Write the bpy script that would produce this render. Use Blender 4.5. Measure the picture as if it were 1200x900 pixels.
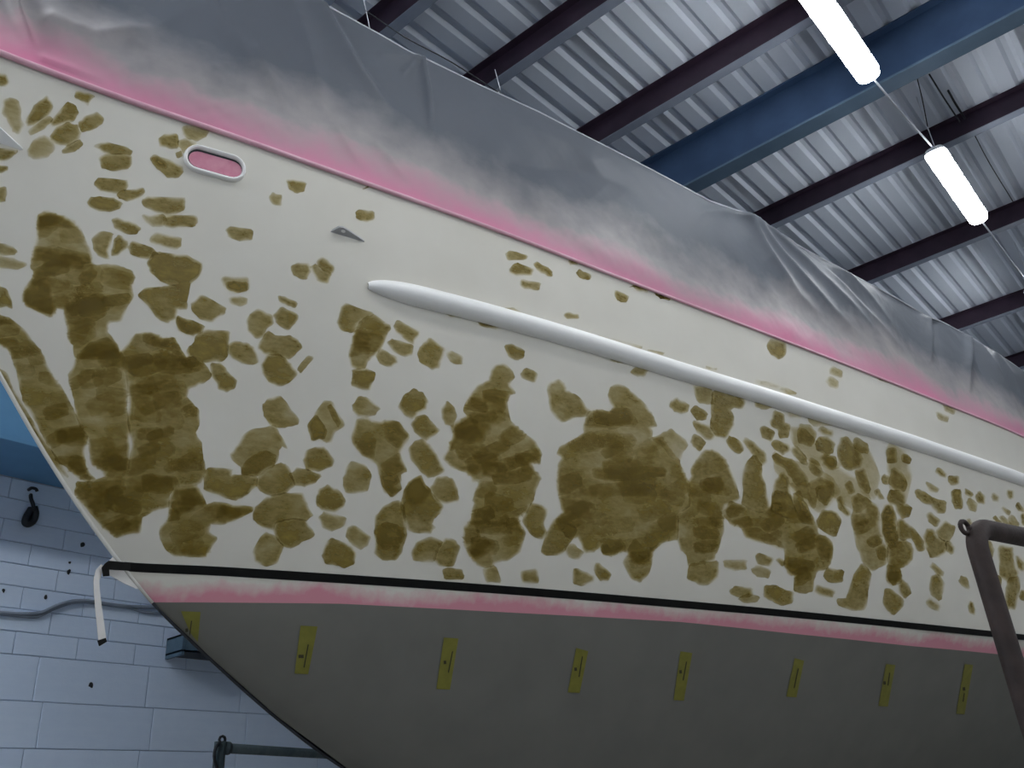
import bpy, bmesh, math, random
import numpy as np
from mathutils import Vector, Matrix, noise
from mathutils.bvhtree import BVHTree
from mathutils.geometry import delaunay_2d_cdt

for o in list(bpy.data.objects):
    bpy.data.objects.remove(o)
SC = bpy.context.scene
COL = SC.collection

# ------------------------------------------------------------------ camera
EYE = Vector((0.0, 0.0, 1.6))
FPX = 1043.0
ROT = Matrix(((0.64495436, -0.30500967, -0.70071604),
              (-0.76155037, -0.33309772, -0.55595589),
              (-0.063835, 0.89219673, -0.44711305)))
cam_data = bpy.data.cameras.new('camera')
cam_data.sensor_width = 36.0
cam_data.lens = FPX / 1200.0 * 36.0
cam_data.clip_start = 0.02
cam = bpy.data.objects.new('camera', cam_data)
cam.matrix_world = Matrix.Translation(EYE) @ ROT.to_4x4()
COL.objects.link(cam)
SC.camera = cam

# ------------------------------------------------------------------ world, exposure, lamp power
W = bpy.data.worlds.new('world')
SC.world = W
W.use_nodes = True
W.node_tree.nodes['Background'].inputs[0].default_value = (0.55, 0.62, 0.75, 1)
W.node_tree.nodes['Background'].inputs[1].default_value = 0.02
SC.view_settings.view_transform = 'Standard'
SC.view_settings.look = 'None'
SC.view_settings.gamma = 1.0
SC.view_settings.use_curve_mapping = False
SC.view_settings.exposure = 0.2
LAMP_STRENGTH = 34.0
LAMP_COLOUR = (0.93, 0.965, 1.0)

# ------------------------------------------------------------------ helpers
def ray(px, py):
    return ROT @ Vector(((px - 600) / FPX, -(py - 450) / FPX, -1.0))

def project(p):
    c = ROT.transposed() @ (Vector(p) - EYE)
    return (600 + FPX * c.x / -c.z, 450 - FPX * c.y / -c.z)

def on_y(px, py, y):
    r = ray(px, py)
    return EYE + r * (y / r.y)

def tag(o, label=None, cat=None, group=None, kind=None):
    if label: o['label'] = label
    if cat: o['category'] = cat
    if group: o['group'] = group
    if kind: o['kind'] = kind
    return o

def mesh_obj(name, verts, faces, mat, parent=None, smooth=False):
    me = bpy.data.meshes.new(name)
    me.from_pydata([tuple(v) for v in verts], [], faces)
    me.update()
    if mat: me.materials.append(mat)
    if smooth:
        for p in me.polygons: p.use_smooth = True
    o = bpy.data.objects.new(name, me)
    COL.objects.link(o)
    if parent: o.parent = parent
    return o

def bm_obj(name, bm, mat, parent=None, smooth=False):
    me = bpy.data.meshes.new(name)
    bmesh.ops.recalc_face_normals(bm, faces=bm.faces)
    bm.to_mesh(me); bm.free()
    if mat: me.materials.append(mat)
    if smooth:
        for p in me.polygons: p.use_smooth = True
    o = bpy.data.objects.new(name, me)
    COL.objects.link(o)
    if parent: o.parent = parent
    return o

def empty(name, loc=(0, 0, 0)):
    o = bpy.data.objects.new(name, None)
    o.location = loc
    o.empty_display_size = 0.1
    COL.objects.link(o)
    return o

def child(o, parent):
    """parent without moving: o was built in world coordinates"""
    o.parent = parent
    o.matrix_parent_inverse = Matrix.Translation(-Vector(parent.location))
    return o

def add_box(bm, lo, hi, bevel=0.0):
    r = bmesh.ops.create_cube(bm, size=1.0)
    lo, hi = Vector(lo), Vector(hi)
    for v in r['verts']:
        v.co = Vector([lo[i] + (v.co[i] + 0.5) * (hi[i] - lo[i]) for i in range(3)])
    if bevel > 0:
        es = list({e for v in r['verts'] for e in v.link_edges})
        bmesh.ops.bevel(bm, geom=es, offset=bevel, segments=2, affect='EDGES', profile=0.5)

def tube_data(pts, rad, seg=12, cap=True):
    pts = [Vector(p) for p in pts]
    n = len(pts)
    rads = rad if isinstance(rad, (list, tuple)) else [rad] * n
    verts, faces = [], []
    up = None
    for i in range(n):
        t = (pts[min(i + 1, n - 1)] - pts[max(i - 1, 0)]).normalized()
        if up is None:
            up = Vector((0, 0, 1)) if abs(t.z) < 0.9 else Vector((1, 0, 0))
        a = t.cross(up).normalized()
        up = a.cross(t).normalized()
        for k in range(seg):
            an = 2 * math.pi * k / seg
            verts.append(pts[i] + (a * math.cos(an) + up * math.sin(an)) * rads[i])
    for i in range(n - 1):
        for k in range(seg):
            k2 = (k + 1) % seg
            faces.append((i * seg + k, i * seg + k2, (i + 1) * seg + k2, (i + 1) * seg + k))
    if cap:
        faces.append(tuple(reversed(range(seg))))
        faces.append(tuple(range((n - 1) * seg, n * seg)))
    return verts, faces

def tube(name, pts, rad, mat, parent=None, seg=12):
    v, f = tube_data(pts, rad, seg)
    return mesh_obj(name, v, f, mat, parent, True)

def smooth_path(pts, n=8):
    """Catmull-Rom through the points"""
    P = [Vector(p) for p in pts]
    P = [P[0] * 2 - P[1]] + P + [P[-1] * 2 - P[-2]]
    out = []
    for i in range(1, len(P) - 2):
        for k in range(n):
            t = k / n
            a, b, c, d = P[i - 1], P[i], P[i + 1], P[i + 2]
            out.append(0.5 * ((2 * b) + (c - a) * t + (2 * a - 5 * b + 4 * c - d) * t * t + (3 * b - a - 3 * c + d) * t ** 3))
    out.append(P[-2])
    return out

# ------------------------------------------------------------------ materials
class NT:
    def __init__(s, name):
        s.m = bpy.data.materials.new(name); s.m.use_nodes = True
        s.t = s.m.node_tree; s.n = s.t.nodes
        s.b = s.n['Principled BSDF']; s.out = s.n['Material Output']
    def node(s, typ, **kw):
        n = s.n.new(typ)
        for k, v in kw.items(): setattr(n, k, v)
        return n
    def link(s, a, b): s.t.links.new(a, b)
    def coord(s, scale=(1, 1, 1), kind='Object'):
        tc = s.node('ShaderNodeTexCoord'); mp = s.node('ShaderNodeMapping')
        mp.inputs['Scale'].default_value = scale
        s.link(tc.outputs[kind], mp.inputs[0]); return mp.outputs[0]
    def noise(s, vec, scale, detail=4, rough=0.55):
        n = s.node('ShaderNodeTexNoise'); n.inputs['Scale'].default_value = scale
        n.inputs['Detail'].default_value = detail; n.inputs['Roughness'].default_value = rough
        s.link(vec, n.inputs['Vector']); return n.outputs['Fac']
    def ramp(s, fac, stops):
        r = s.node('ShaderNodeValToRGB'); e = r.color_ramp.elements
        while len(e) < len(stops): e.new(0.5)
        for el, (p, c) in zip(e, stops):
            el.position = p; el.color = c if len(c) == 4 else (*c, 1)
        s.link(fac, r.inputs[0]); return r.outputs[0]
    def mix(s, fac, a, b):
        n = s.node('ShaderNodeMix', data_type='RGBA')
        for sock, v in ((n.inputs[0], fac), (n.inputs[6], a), (n.inputs[7], b)):
            if hasattr(v, 'links'): s.link(v, sock)
            elif isinstance(v, (int, float)): sock.default_value = v
            else: sock.default_value = (*v, 1)
        return n.outputs[2]
    def math(s, op, a, b=0.0, clamp=False):
        n = s.node('ShaderNodeMath', operation=op); n.use_clamp = clamp
        for sock, v in ((n.inputs[0], a), (n.inputs[1], b)):
            if hasattr(v, 'links'): s.link(v, sock)
            else: sock.default_value = v
        return n.outputs[0]
    def attr(s, name):
        a = s.node('ShaderNodeAttribute'); a.attribute_name = name; return a.outputs['Fac']
    def col(s, v):
        if hasattr(v, 'links'): s.link(v, s.b.inputs['Base Color'])
        else: s.b.inputs['Base Color'].default_value = (*v, 1)
    def set(s, **kw):
        for k, v in kw.items(): s.b.inputs[k].default_value = v
    def bump(s, h, strength=0.3, dist=0.01):
        n = s.node('ShaderNodeBump'); n.inputs['Strength'].default_value = strength
        n.inputs['Distance'].default_value = dist
        s.link(h, n.inputs['Height']); s.link(n.outputs[0], s.b.inputs['Normal'])

def simple(name, c1, c2, scale=8, rough=0.5, metal=0.0, bump=0.0, stretch=(1, 1, 1), detail=5, spec=0.4):
    t = NT(name); v = t.coord(stretch); f = t.noise(v, scale, detail)
    t.col(t.ramp(f, [(0.3, c1), (0.7, c2)])); t.set(Roughness=rough, Metallic=metal); t.b.inputs['Specular IOR Level'].default_value = spec
    if bump: t.bump(f, bump)
    return t.m

def mat_hull():
    t = NT('white_primer'); v = t.coord()
    f = t.noise(v, 3.0, 5); g = t.noise(v, 40, 3)
    base = t.ramp(f, [(0.3, (0.635, 0.605, 0.525)), (0.7, (0.675, 0.645, 0.565))])
    smudge = t.math('MULTIPLY', t.math('GREATER_THAN', t.noise(t.coord((0.6, 0.6, 2.2)), 1.6, 2), 0.73), 0.0)
    base = t.mix(smudge, base, (0.5, 0.5, 0.5))
    h = t.attr('above_line')
    n1 = t.noise(t.coord((1, 1, 0.35)), 2.2, 5, 0.65)
    n2 = t.noise(v, 28, 4)
    edge = t.math('ADD', t.math('MULTIPLY', t.math('SUBTRACT', n1, 0.3), 0.15), t.math('MULTIPLY', n2, 0.05))     # ragged upper edge of the overspray
    d = t.math('SUBTRACT', t.math('ADD', edge, 0.018), h)
    a = t.math('MULTIPLY', t.math('DIVIDE', d, 0.055, True), 0.85, True)
    t.col(t.mix(a, base, (0.62, 0.2, 0.27)))
    t.set(Roughness=0.42)
    t.b.inputs['Specular IOR Level'].default_value = 0.35
    return t.m

def mat_putty():
    t = NT('olive_putty'); v = t.coord()
    cov = t.attr('putty_cover'); den = t.attr('putty_amount')
    n1 = t.noise(v, 9, 4); n2 = t.noise(t.coord((1, 1, 2.2)), 26, 5, 0.65)
    c = t.ramp(n1, [(0.3, (0.180, 0.125, 0.022)), (0.7, (0.245, 0.180, 0.036))])
    t.col(c); t.set(Roughness=0.42)
    t.b.inputs['Specular IOR Level'].default_value = 0.3
    m = t.math('ADD', t.math('MULTIPLY', n1, 0.65), t.math('MULTIPLY', n2, 0.75))
    m = t.math('ADD', m, 0.22)
    al = t.math('MULTIPLY', t.math('MULTIPLY', m, den), cov, True)
    tr = t.node('ShaderNodeBsdfTransparent'); mx = t.node('ShaderNodeMixShader')
    t.link(t.mix(al, (1.0, 1.0, 1.0), (0.74, 0.645, 0.28)), tr.inputs[0])      # the resin tints what shows through
    t.link(t.math('POWER', al, 1.7), mx.inputs[0]); t.link(tr.outputs[0], mx.inputs[1]); t.link(t.b.outputs[0], mx.inputs[2])
    t.link(mx.outputs[0], t.out.inputs['Surface'])
    return t.m

def mat_film():
    t = NT('plastic_film'); v = t.coord()
    h = t.attr('height')
    n1 = t.noise(v, 1.5, 4); n2 = t.noise(v, 9, 5)
    nn = t.math('ADD', t.math('MULTIPLY', n1, 0.75), t.math('MULTIPLY', n2, 0.25))
    # overspray of pink and grey primer that landed on the film
    pk = t.math('SUBTRACT', t.math('ADD', t.math('MULTIPLY', nn, 0.42), 0.02), h)
    pk = t.math('MULTIPLY', t.math('DIVIDE', pk, 0.24, True), 0.9)
    gy = t.math('SUBTRACT', t.math('ADD', t.math('MULTIPLY', nn, 0.7), 0.16), h)
    gy = t.math('MULTIPLY', t.math('DIVIDE', gy, 0.34, True), 0.9)
    c = t.mix(gy, (0.15, 0.165, 0.19), (0.50, 0.455, 0.44))
    c = t.mix(pk, c, (0.80, 0.25, 0.42))
    t.col(c); t.set(Roughness=0.5)
    t.b.inputs['Specular IOR Level'].default_value = 0.26
    trl = t.node('ShaderNodeBsdfTranslucent'); t.link(c, trl.inputs[0])
    trp = t.node('ShaderNodeBsdfTransparent')
    m1 = t.node('ShaderNodeMixShader'); m1.inputs[0].default_value = 0.3
    t.link(t.b.outputs[0], m1.inputs[1]); t.link(trl.outputs[0], m1.inputs[2])
    op = t.math('SUBTRACT', 0.10, t.math('MULTIPLY', gy, 0.12), True)
    m2 = t.node('ShaderNodeMixShader'); t.link(op, m2.inputs[0])
    t.link(m1.outputs[0], m2.inputs[1]); t.link(trp.outputs[0], m2.inputs[2])
    t.link(m2.outputs[0], t.out.inputs['Surface'])
    return t.m

def mat_emit():
    t = NT('lamp_diffuser'); e = t.node('ShaderNodeEmission')
    n = t.noise(t.coord(), 3, 1)
    t.link(t.ramp(n, [(0.0, LAMP_COLOUR), (1.0, LAMP_COLOUR)]), e.inputs[0])
    e.inputs[1].default_value = LAMP_STRENGTH
    t.link(e.outputs[0], t.out.inputs['Surface'])
    return t.m

def mat_block():
    t = NT('painted_block'); v = t.coord()
    oi = t.node('ShaderNodeObjectInfo')
    f = t.noise(t.coord(kind='Generated'), 6, 6)
    base = t.ramp(f, [(0.25, (0.64, 0.755, 0.93)), (0.75, (0.70, 0.81, 0.97))])
    base = t.mix(t.math('MULTIPLY', oi.outputs['Random'], 0.18), base, (0.48, 0.60, 0.82))
    t.col(base); t.set(Roughness=0.62); t.bump(t.noise(v, 60, 5), 0.25, 0.004)
    return t.m

M = dict(
    hull=mat_hull(), putty=mat_putty(), film=mat_film(), emit=mat_emit(), block=mat_block(),
    bottom=simple('grey_antifouling', (0.138, 0.135, 0.116), (0.160, 0.156, 0.134), 5, 0.55),
    rail=simple('white_rail_paint', (0.86, 0.85, 0.82), (0.90, 0.89, 0.86), 6, 0.35),
    hullw=simple('white_stem_paint', (0.62, 0.60, 0.55), (0.67, 0.65, 0.6), 6, 0.42),
    deck=simple('deck_paint', (0.5, 0.5, 0.48), (0.56, 0.56, 0.54), 6, 0.6),
    keel=simple('keel_grey', (0.07, 0.07, 0.065), (0.1, 0.1, 0.09), 6, 0.7),
    black=simple('black_tape', (0.005, 0.005, 0.005), (0.009, 0.009, 0.008), 20, 0.7, spec=0.12),
    paper=simple('white_tape_back', (0.62, 0.60, 0.57), (0.72, 0.70, 0.67), 14, 0.6),
    yellow=simple('yellow_tape', (0.155, 0.147, 0.02), (0.195, 0.183, 0.028), 30, 0.5),
    ink=simple('black_ink', (0.025, 0.022, 0.008), (0.04, 0.035, 0.012), 30, 0.6),
    pink=simple('pink_film_edge', (0.66, 0.34, 0.42), (0.74, 0.46, 0.53), 9, 0.35),
    pinkin=simple('pink_masking', (0.60, 0.20, 0.29), (0.68, 0.30, 0.38), 25, 0.5),
    clear=simple('film_hem', (0.5, 0.52, 0.55), (0.6, 0.62, 0.65), 9, 0.25),
    roof=simple('roof_sheet_paint', (0.64, 0.69, 0.77), (0.71, 0.76, 0.84), 3, 0.5, stretch=(0.4, 1, 1)),
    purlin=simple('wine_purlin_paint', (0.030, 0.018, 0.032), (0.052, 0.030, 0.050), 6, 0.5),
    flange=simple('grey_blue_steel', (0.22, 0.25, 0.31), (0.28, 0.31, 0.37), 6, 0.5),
    beam=simple('blue_beam_paint', (0.045, 0.085, 0.17), (0.06, 0.11, 0.21), 5, 0.5),
    beamf=simple('blue_flange_paint', (0.10, 0.16, 0.23), (0.13, 0.20, 0.28), 5, 0.5),
    wallbeam=simple('bright_blue_paint', (0.11, 0.27, 0.46), (0.13, 0.31, 0.52), 5, 0.5),
    mortar=simple('painted_mortar', (0.36, 0.43, 0.56), (0.44, 0.52, 0.66), 20, 0.8),
    plain=simple('painted_wall', (0.52, 0.57, 0.65), (0.6, 0.65, 0.72), 3, 0.7),
    floor=simple('concrete_floor', (0.24, 0.235, 0.22), (0.32, 0.31, 0.29), 2, 0.8),
    rust=simple('rusty_steel', (0.030, 0.021, 0.018), (0.062, 0.042, 0.036), 22, 0.65, 0.2, 0.3),
    pipe=simple('grey_green_pipe', (0.05, 0.075, 0.085), (0.11, 0.145, 0.155), 14, 0.55, 0.2),
    cable=simple('grey_cable', (0.20, 0.24, 0.30), (0.27, 0.31, 0.38), 10, 0.5),
    dark=simple('black_fitting', (0.01, 0.012, 0.016), (0.025, 0.028, 0.034), 20, 0.5),
    wire=simple('thin_wire', (0.55, 0.57, 0.62), (0.65, 0.67, 0.72), 10, 0.4),  # lightened: lamp glare on the cables is put into the colour
    lampbody=simple('lamp_body', (0.6, 0.62, 0.66), (0.7, 0.72, 0.75), 5, 0.4),
    box=simple('blue_box_paint', (0.06, 0.11, 0.16), (0.09, 0.15, 0.2), 12, 0.5),
    grey=simple('grey_metal', (0.34, 0.34, 0.34), (0.42, 0.42, 0.42), 12, 0.4),
)

# ================================================================== SETTING
WALL_Y = 5.5
ROOF_H = 4.45                      # height of the roof sheets above the eye at x = 0
RS = 0.06086                       # rise of the roof per metre along x
def roof_z(x, h=ROOF_H): return EYE.z + h + RS * x

X0, X1, Y0 = -5.0, 15.0, -8.5
fl = bmesh.new(); add_box(fl, (X0, Y0, -0.12), (X1, WALL_Y + 0.2, 0.0))
tag(bm_obj('floor', fl, M['floor']), 'grey concrete workshop floor under the boat', 'floor', kind='structure')

def plain_wall(name, lo, hi, label):
    b = bmesh.new(); add_box(b, lo, hi)
    return tag(bm_obj(name, b, M['plain']), label, 'wall', kind='structure')
plain_wall('wall_left', (X0 - 0.2, Y0, 0), (X0, WALL_Y + 0.2, 6.9), 'painted end wall of the shed beyond the bow')
plain_wall('wall_right', (X1, Y0, 0), (X1 + 0.2, WALL_Y + 0.2, 7.2), 'painted end wall of the shed beyond the stern')
plain_wall('wall_front', (X0, Y0 - 0.2, 0), (X1, Y0, 7.2), 'painted side wall of the shed behind the viewer')

wall = empty('wall_back', (3.0, WALL_Y, 0))
tag(wall, 'pale blue-white painted block wall behind the bow', 'wall', kind='structure')
b = bmesh.new(); add_box(b, (X0, WALL_Y + 0.007, 0), (X1, WALL_Y + 0.2, 7.2))
child(bm_obj('mortar', b, M['mortar']), wall)
Z_MID = 1.077 + 1.6; Z_TOP = 2.104 + 1.6
def block_mesh(w, h):
    bm = bmesh.new(); add_box(bm, (0, 0, 0), (w, 0.03, h))
    bmesh.ops.bevel(bm, geom=list(bm.edges), offset=0.003, segments=1, affect='EDGES')
    bmesh.ops.recalc_face_normals(bm, faces=bm.faces)
    me = bpy.data.meshes.new('block'); bm.to_mesh(me); bm.free(); me.materials.append(M['block'])
    return me
big = block_mesh(0.681, 0.2445); small = block_mesh(0.362, 0.1235)
rng = random.Random(4)
def put_block(me, x, z):
    o = bpy.data.objects.new('block', me); COL.objects.link(o)
    o.location = (x, WALL_Y - 0.0015 + rng.uniform(-0.0025, 0.0025), z)
    child(o, wall)
for r in range(10):
    for c in range(9):
        put_block(big, 2.343 - 0.685 * 3 + 0.685 * c + (0.06 if r % 2 else 0.0), Z_MID - 0.2485 * (r + 1))
r = 0; z = Z_MID
while z < Z_TOP - 0.05:
    for c in range(15):
        put_block(small, 2.186 - 0.366 * 6 + 0.366 * c + (0.183 if r % 2 else 0.0), z)
    z += 0.1284; r += 1
for nm, lo, hi in (('wall_face', (X0, WALL_Y, 0), (0.27, WALL_Y + 0.02, 7.0)),
                   ('wall_face', (6.6, WALL_Y, 0), (X1, WALL_Y + 0.02, 7.0)),
                   ('wall_face', (0.27, WALL_Y, Z_TOP), (6.6, WALL_Y + 0.02, 7.0)),
                   ('wall_face', (0.27, WALL_Y, 0), (6.6, WALL_Y + 0.02, Z_MID - 2.4855))):
    b = bmesh.new(); add_box(b, lo, hi); child(bm_obj(nm, b, M['plain']), wall)

# blue steel beam standing out from the wall
wb = empty('trim_1', (3.0, 5.2, Z_TOP))
tag(wb, 'bright blue steel beam running along the top of the block wall', 'beam', kind='structure')
for nm, lo, hi in (('bottom_flange', (X0, 4.965, Z_TOP), (X1, WALL_Y, Z_TOP + 0.03)),
                   ('web', (X0, 5.0, Z_TOP + 0.03), (X1, 5.04, Z_TOP + 0.62)),
                   ('top_flange', (X0, 4.965, Z_TOP + 0.62), (X1, WALL_Y, Z_TOP + 0.65))):
    b = bmesh.new(); add_box(b, lo, hi, 0.004); child(bm_obj(nm, b, M['wallbeam']), wb)

# ------------------------------------------------------------------ roof
roof = empty('ceiling', (5.0, 0, roof_z(5)))
tag(roof, 'pale grey corrugated metal roof on dark steel purlins', 'ceiling', kind='structure')
PITCH, NP = 0.19, 6
def sheet_mesh(L):
    prof = []
    for k in range(NP):
        y = k * PITCH
        prof += [(y, 0.0), (y + 0.100, 0.0), (y + 0.128, 0.024), (y + 0.162, 0.024)]
    prof.append((NP * PITCH, 0.0)); prof.append((NP * PITCH + 0.06, 0.0))
    vs, fs = [], []
    for x in (0, L):
        for y, z in prof: vs.append((x, y, z + RS * x))
    n = len(prof)
    for i in range(n - 1): fs.append((i, i + 1, n + i + 1, n + i))
    me = bpy.data.meshes.new('roof_sheet'); me.from_pydata(vs, [], fs); me.materials.append(M['roof'])
    return me
PURL = [(2.28, 0.10), (2.66, 0.18), (3.49, 0.16), (4.53, 0.18), (6.65, 0.17), (8.42, 0.18), (10.5, 0.18), (12.5, 0.18), (0.9, 0.17), (-0.8, 0.17), (-2.6, 0.17), (-4.2, 0.17)]
cuts = [X0 - 0.1, -0.8, 4.53, 10.5, X1 + 0.1]
for i in range(len(cuts) - 1):
    me = sheet_mesh(cuts[i + 1] - cuts[i] + 0.12)
    y = WALL_Y + 0.1 - NP * PITCH
    while y > Y0 - NP * PITCH:
        o = bpy.data.objects.new('roof_sheet', me); COL.objects.link(o)
        o.location = (cuts[i], y, roof_z(cuts[i]) + 0.002 * (i % 2)); child(o, roof)
        y -= NP * PITCH

def purlin(x, depth, idx):
    zt = roof_z(x) - 0.004
    e = empty('purlin', (x, 2.0, zt - depth)); child(e, roof)
    e.matrix_parent_inverse = Matrix.Translation(-Vector(roof.location))
    def piece(nm, lo, hi, mat):
        b = bmesh.new(); add_box(b, lo, hi, 0.003); o = bm_obj(nm, b, mat); child(o, e)
        o.matrix_parent_inverse = Matrix.Translation(-Vector(e.location))
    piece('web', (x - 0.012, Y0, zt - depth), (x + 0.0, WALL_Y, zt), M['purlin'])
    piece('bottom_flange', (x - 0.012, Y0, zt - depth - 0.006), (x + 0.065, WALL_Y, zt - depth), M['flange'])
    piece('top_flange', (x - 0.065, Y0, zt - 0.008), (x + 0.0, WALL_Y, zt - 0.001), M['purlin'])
for i, (x, dp) in enumerate(PURL): purlin(x, dp, i)

# big blue roof beam between the purlins
zt = roof_z(5.25) - 0.004
rb = empty('trim_2', (5.25, 2.0, zt - 0.44))
tag(rb, 'deep dark blue steel roof beam crossing above the lamps', 'beam', kind='structure')
for nm, lo, hi, mt in (('web', (5.24, Y0, zt - 0.42), (5.26, WALL_Y, zt), M['beam']),
                       ('bottom_flange', (5.18, Y0, zt - 0.44), (5.32, WALL_Y, zt - 0.42), M['beamf']),
                       ('top_flange', (5.18, Y0, zt - 0.016), (5.32, WALL_Y, zt), M['beam'])):
    b = bmesh.new(); add_box(b, lo, hi, 0.003); child(bm_obj(nm, b, mt), rb)

# ------------------------------------------------------------------ lamps
LAMP_H = 3.86
def lamp_mesh_parts():
    L, Wd, H = 1.27, 0.142, 0.085
    def pill(l, w, z0, z1, r):
        bm = bmesh.new()
        pts = []
        for cx, cy, a0 in ((l / 2 - r, w / 2 - r, 0), (-l / 2 + r, w / 2 - r, 90), (-l / 2 + r, -w / 2 + r, 180), (l / 2 - r, -w / 2 + r, 270)):
            for k in range(6):
                a = math.radians(a0 + 18 * k); pts.append((cx + r * math.cos(a), cy + r * math.sin(a)))
        rows = []
        for z, ins in ((z0, 0.016), (z0 + 0.012, 0.005), (z0 + 0.03, 0.0), (z1, 0.0)) if z0 < 0 else ((z0, 0.0), (z1, 0.012)):
            rows.append([bm.verts.new((x * (1 - 2 * ins / l), y * (1 - 2 * ins / w), z)) for x, y in pts])
        for a, b2 in zip(rows, rows[1:]):
            for k in range(len(pts)):
                k2 = (k + 1) % len(pts); bm.faces.new((a[k], a[k2], b2[k2], b2[k]))
        bm.faces.new(list(reversed(rows[0]))); bm.faces.new(rows[-1])
        return bm
    d = pill(L, Wd, -0.06, -0.001, 0.045)
    h = pill(L + 0.015, Wd + 0.012, 0.0, 0.035, 0.05)
    return d, h
dbm, hbm = lamp_mesh_parts()
lp = empty('batten_lamp', (0, 0, 0))
p_d = bm_obj('diffuser', dbm, M['emit'], lp, True); p_h = bm_obj('housing', hbm, M['lampbody'], lp)
kids = [p_d, p_h]
for sx in (-0.42, -0.14, 0.14, 0.42):
    for sy in (-1, 1):
        b = bmesh.new(); add_box(b, (sx - 0.012, sy * 0.071 - 0.008, -0.022), (sx + 0.012, sy * 0.071 + 0.008, 0.02), 0.003)
        kids.append(bm_obj('clip', b, M['lampbody'], lp))
for sx in (-0.5, 0.5):
    kids.append(tube('hanger_wire', [(sx, 0, 0.03), (sx, 0, ROOF_H - LAMP_H - 0.0)], 0.003, M['wire'], lp, 6))
lamps = []
def lamp_at(x, y, label, first=False):
    if first: o = lp
    else:
        o = lp.copy(); COL.objects.link(o)
        for k in kids:
            c = k.copy(); COL.objects.link(c); c.parent = o
    o.location = (x, y, roof_z(x, LAMP_H)); o.rotation_euler = (0, -math.atan(RS), 0)
    tag(o, label, 'lamp', 'tube lamps under the roof'); lamps.append(o)
    return o
lamp_at(4.22, 0.765, 'lit white tube lamp hanging in front of the deep blue roof beam', True)
lamp_at(6.65, 0.70, 'lit white tube lamp hanging beyond the blue roof beam, nearer the stern')
lamp_at(9.75, 0.66, 'lit white tube lamp farthest along the row, past the right edge of the picture')
lamp_at(1.79, 0.80, 'lit white tube lamp above the viewer, before the first visible lamp')
ORD = ('first', 'second', 'third', 'fourth', 'fifth', 'sixth')
for i, x in enumerate((-3.0, -0.4, 2.2, 4.8, 7.4, 10.0)):
    lamp_at(x, -3.0, '%s lit tube lamp from the bow end in the row behind the viewer' % ORD[i])
for i, x in enumerate((-3.0, -0.4, 2.2, 4.8, 7.4, 10.0)):  # added row out of view, evens the light down the hull side
    lamp_at(x, -6.4, '%s added unseen tube lamp from the bow end in the farthest back row' % ORD[i])
for i, x in enumerate((-3.35, -2.0, -0.65, 0.7)):
    lamp_at(x, 2.9, '%s lit tube lamp in the row over the stem, off the picture' % ORD[i])
for i, x in enumerate((-3.6, -2.1)):  # pair added out of view to brighten the block wall
    lamp_at(x, 3.8, '%s added unseen tube lamp of the short pair ahead of the bow' % ORD[i])
for i in range(3):
    a, c = lamps[[3, 0, 1][i]], lamps[[0, 1, 2][i]]
    p = Vector(a.location) + Vector((0.62, 0, 0.05)); q = Vector(c.location) + Vector((-0.62, 0, 0.0))
    mid = (p + q) / 2 + Vector((0, 0, -0.015))
    tag(tube('lamp_cable', smooth_path([p, mid, q], 5), 0.007, M['wire'], None, 6),
        ['thin pale cable leading up to the lamp by the blue beam',
         'thin pale cable strung between the two visible tube lamps', 'thin pale cable running on past the farther visible lamp'][i], 'cable', 'cables along the lamp row')
# loose wires hanging under the sheets beside the farther lamp
def on_roof(px, py, h):
    r = ray(px, py); t = h / (r.z - RS * r.x); return EYE + r * t
for i, (pts, rad, lab) in enumerate((
        ([(1075, 92, 4.3), (1082, 122, 4.25), (1090, 165, 4.1)], 0.004, 'thin wire hanging between the blue beam and the next purlin'),
        ([(1089, 87, 4.4), (1107, 116, 4.38), (1125, 143, 4.3)], 0.006, 'long dark rod lying against the roof sheets near the lamps'),
        ([(1111, 106, 4.42), (1120, 122, 4.4), (1131, 139, 4.36)], 0.008, 'short dark rod with a knobbed end against the roof sheets'),
        ([(1142, 158, 4.38), (1160, 192, 4.4), (1187, 236, 4.42)], 0.004, 'thin dark wire along the roof sheet right of the farther lamp'))):
    tag(tube('loose_wire', smooth_path([on_roof(*p) for p in pts], 4), rad, M['dark'], None, 6), lab, 'wire')

# ================================================================== BOAT
YC = 2.95                              # centre plane of the boat
Z0 = EYE.z
def interp(x, xs, ys): return float(np.interp(x, xs, ys))
def pchip(xs, ys):
    xs = np.array(xs, float); ys = np.array(ys, float)
    h = np.diff(xs); d = np.diff(ys) / h; m = np.zeros_like(ys)
    m[0], m[-1] = d[0], d[-1]
    for i in range(1, len(xs) - 1):
        m[i] = 0 if d[i - 1] * d[i] <= 0 else (h[i - 1] + h[i]) / ((h[i]) / d[i - 1] + (h[i - 1]) / d[i])
    def f(x):
        x = min(max(x, xs[0]), xs[-1]); i = min(int(np.searchsorted(xs, x, 'right')) - 1, len(h) - 1); i = max(i, 0)
        t = (x - xs[i]) / h[i]
        return float((2 * t**3 - 3 * t**2 + 1) * ys[i] + (t**3 - 2 * t**2 + t) * h[i] * m[i] + (-2 * t**3 + 3 * t**2) * ys[i + 1] + (t**3 - t**2) * h[i] * m[i + 1])
    return f
def z_sheer(x): return Z0 + 2.32 + (0.0095 * (6 - x) ** 2 if x < 6 else 0.003 * (x - 6) ** 2)
STEM = [(2.8, -0.01), (2.6, 0.13), (2.3, 0.34), (1.9, 0.635), (1.47, 0.97), (1.2, 1.19), (0.94, 1.44), (0.79, 1.61), (0.61, 1.87), (0.44, 2.14), (0.26, 2.48), (0.06, 3.0), (-0.14, 3.8), (-0.3, 5.0), (-0.4, 7.0), (-0.45, 13.0)]
_sx = pchip([s[0] for s in reversed(STEM)], [s[1] for s in reversed(STEM)])
_sz = pchip([s[1] for s in STEM], [s[0] for s in STEM])
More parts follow.
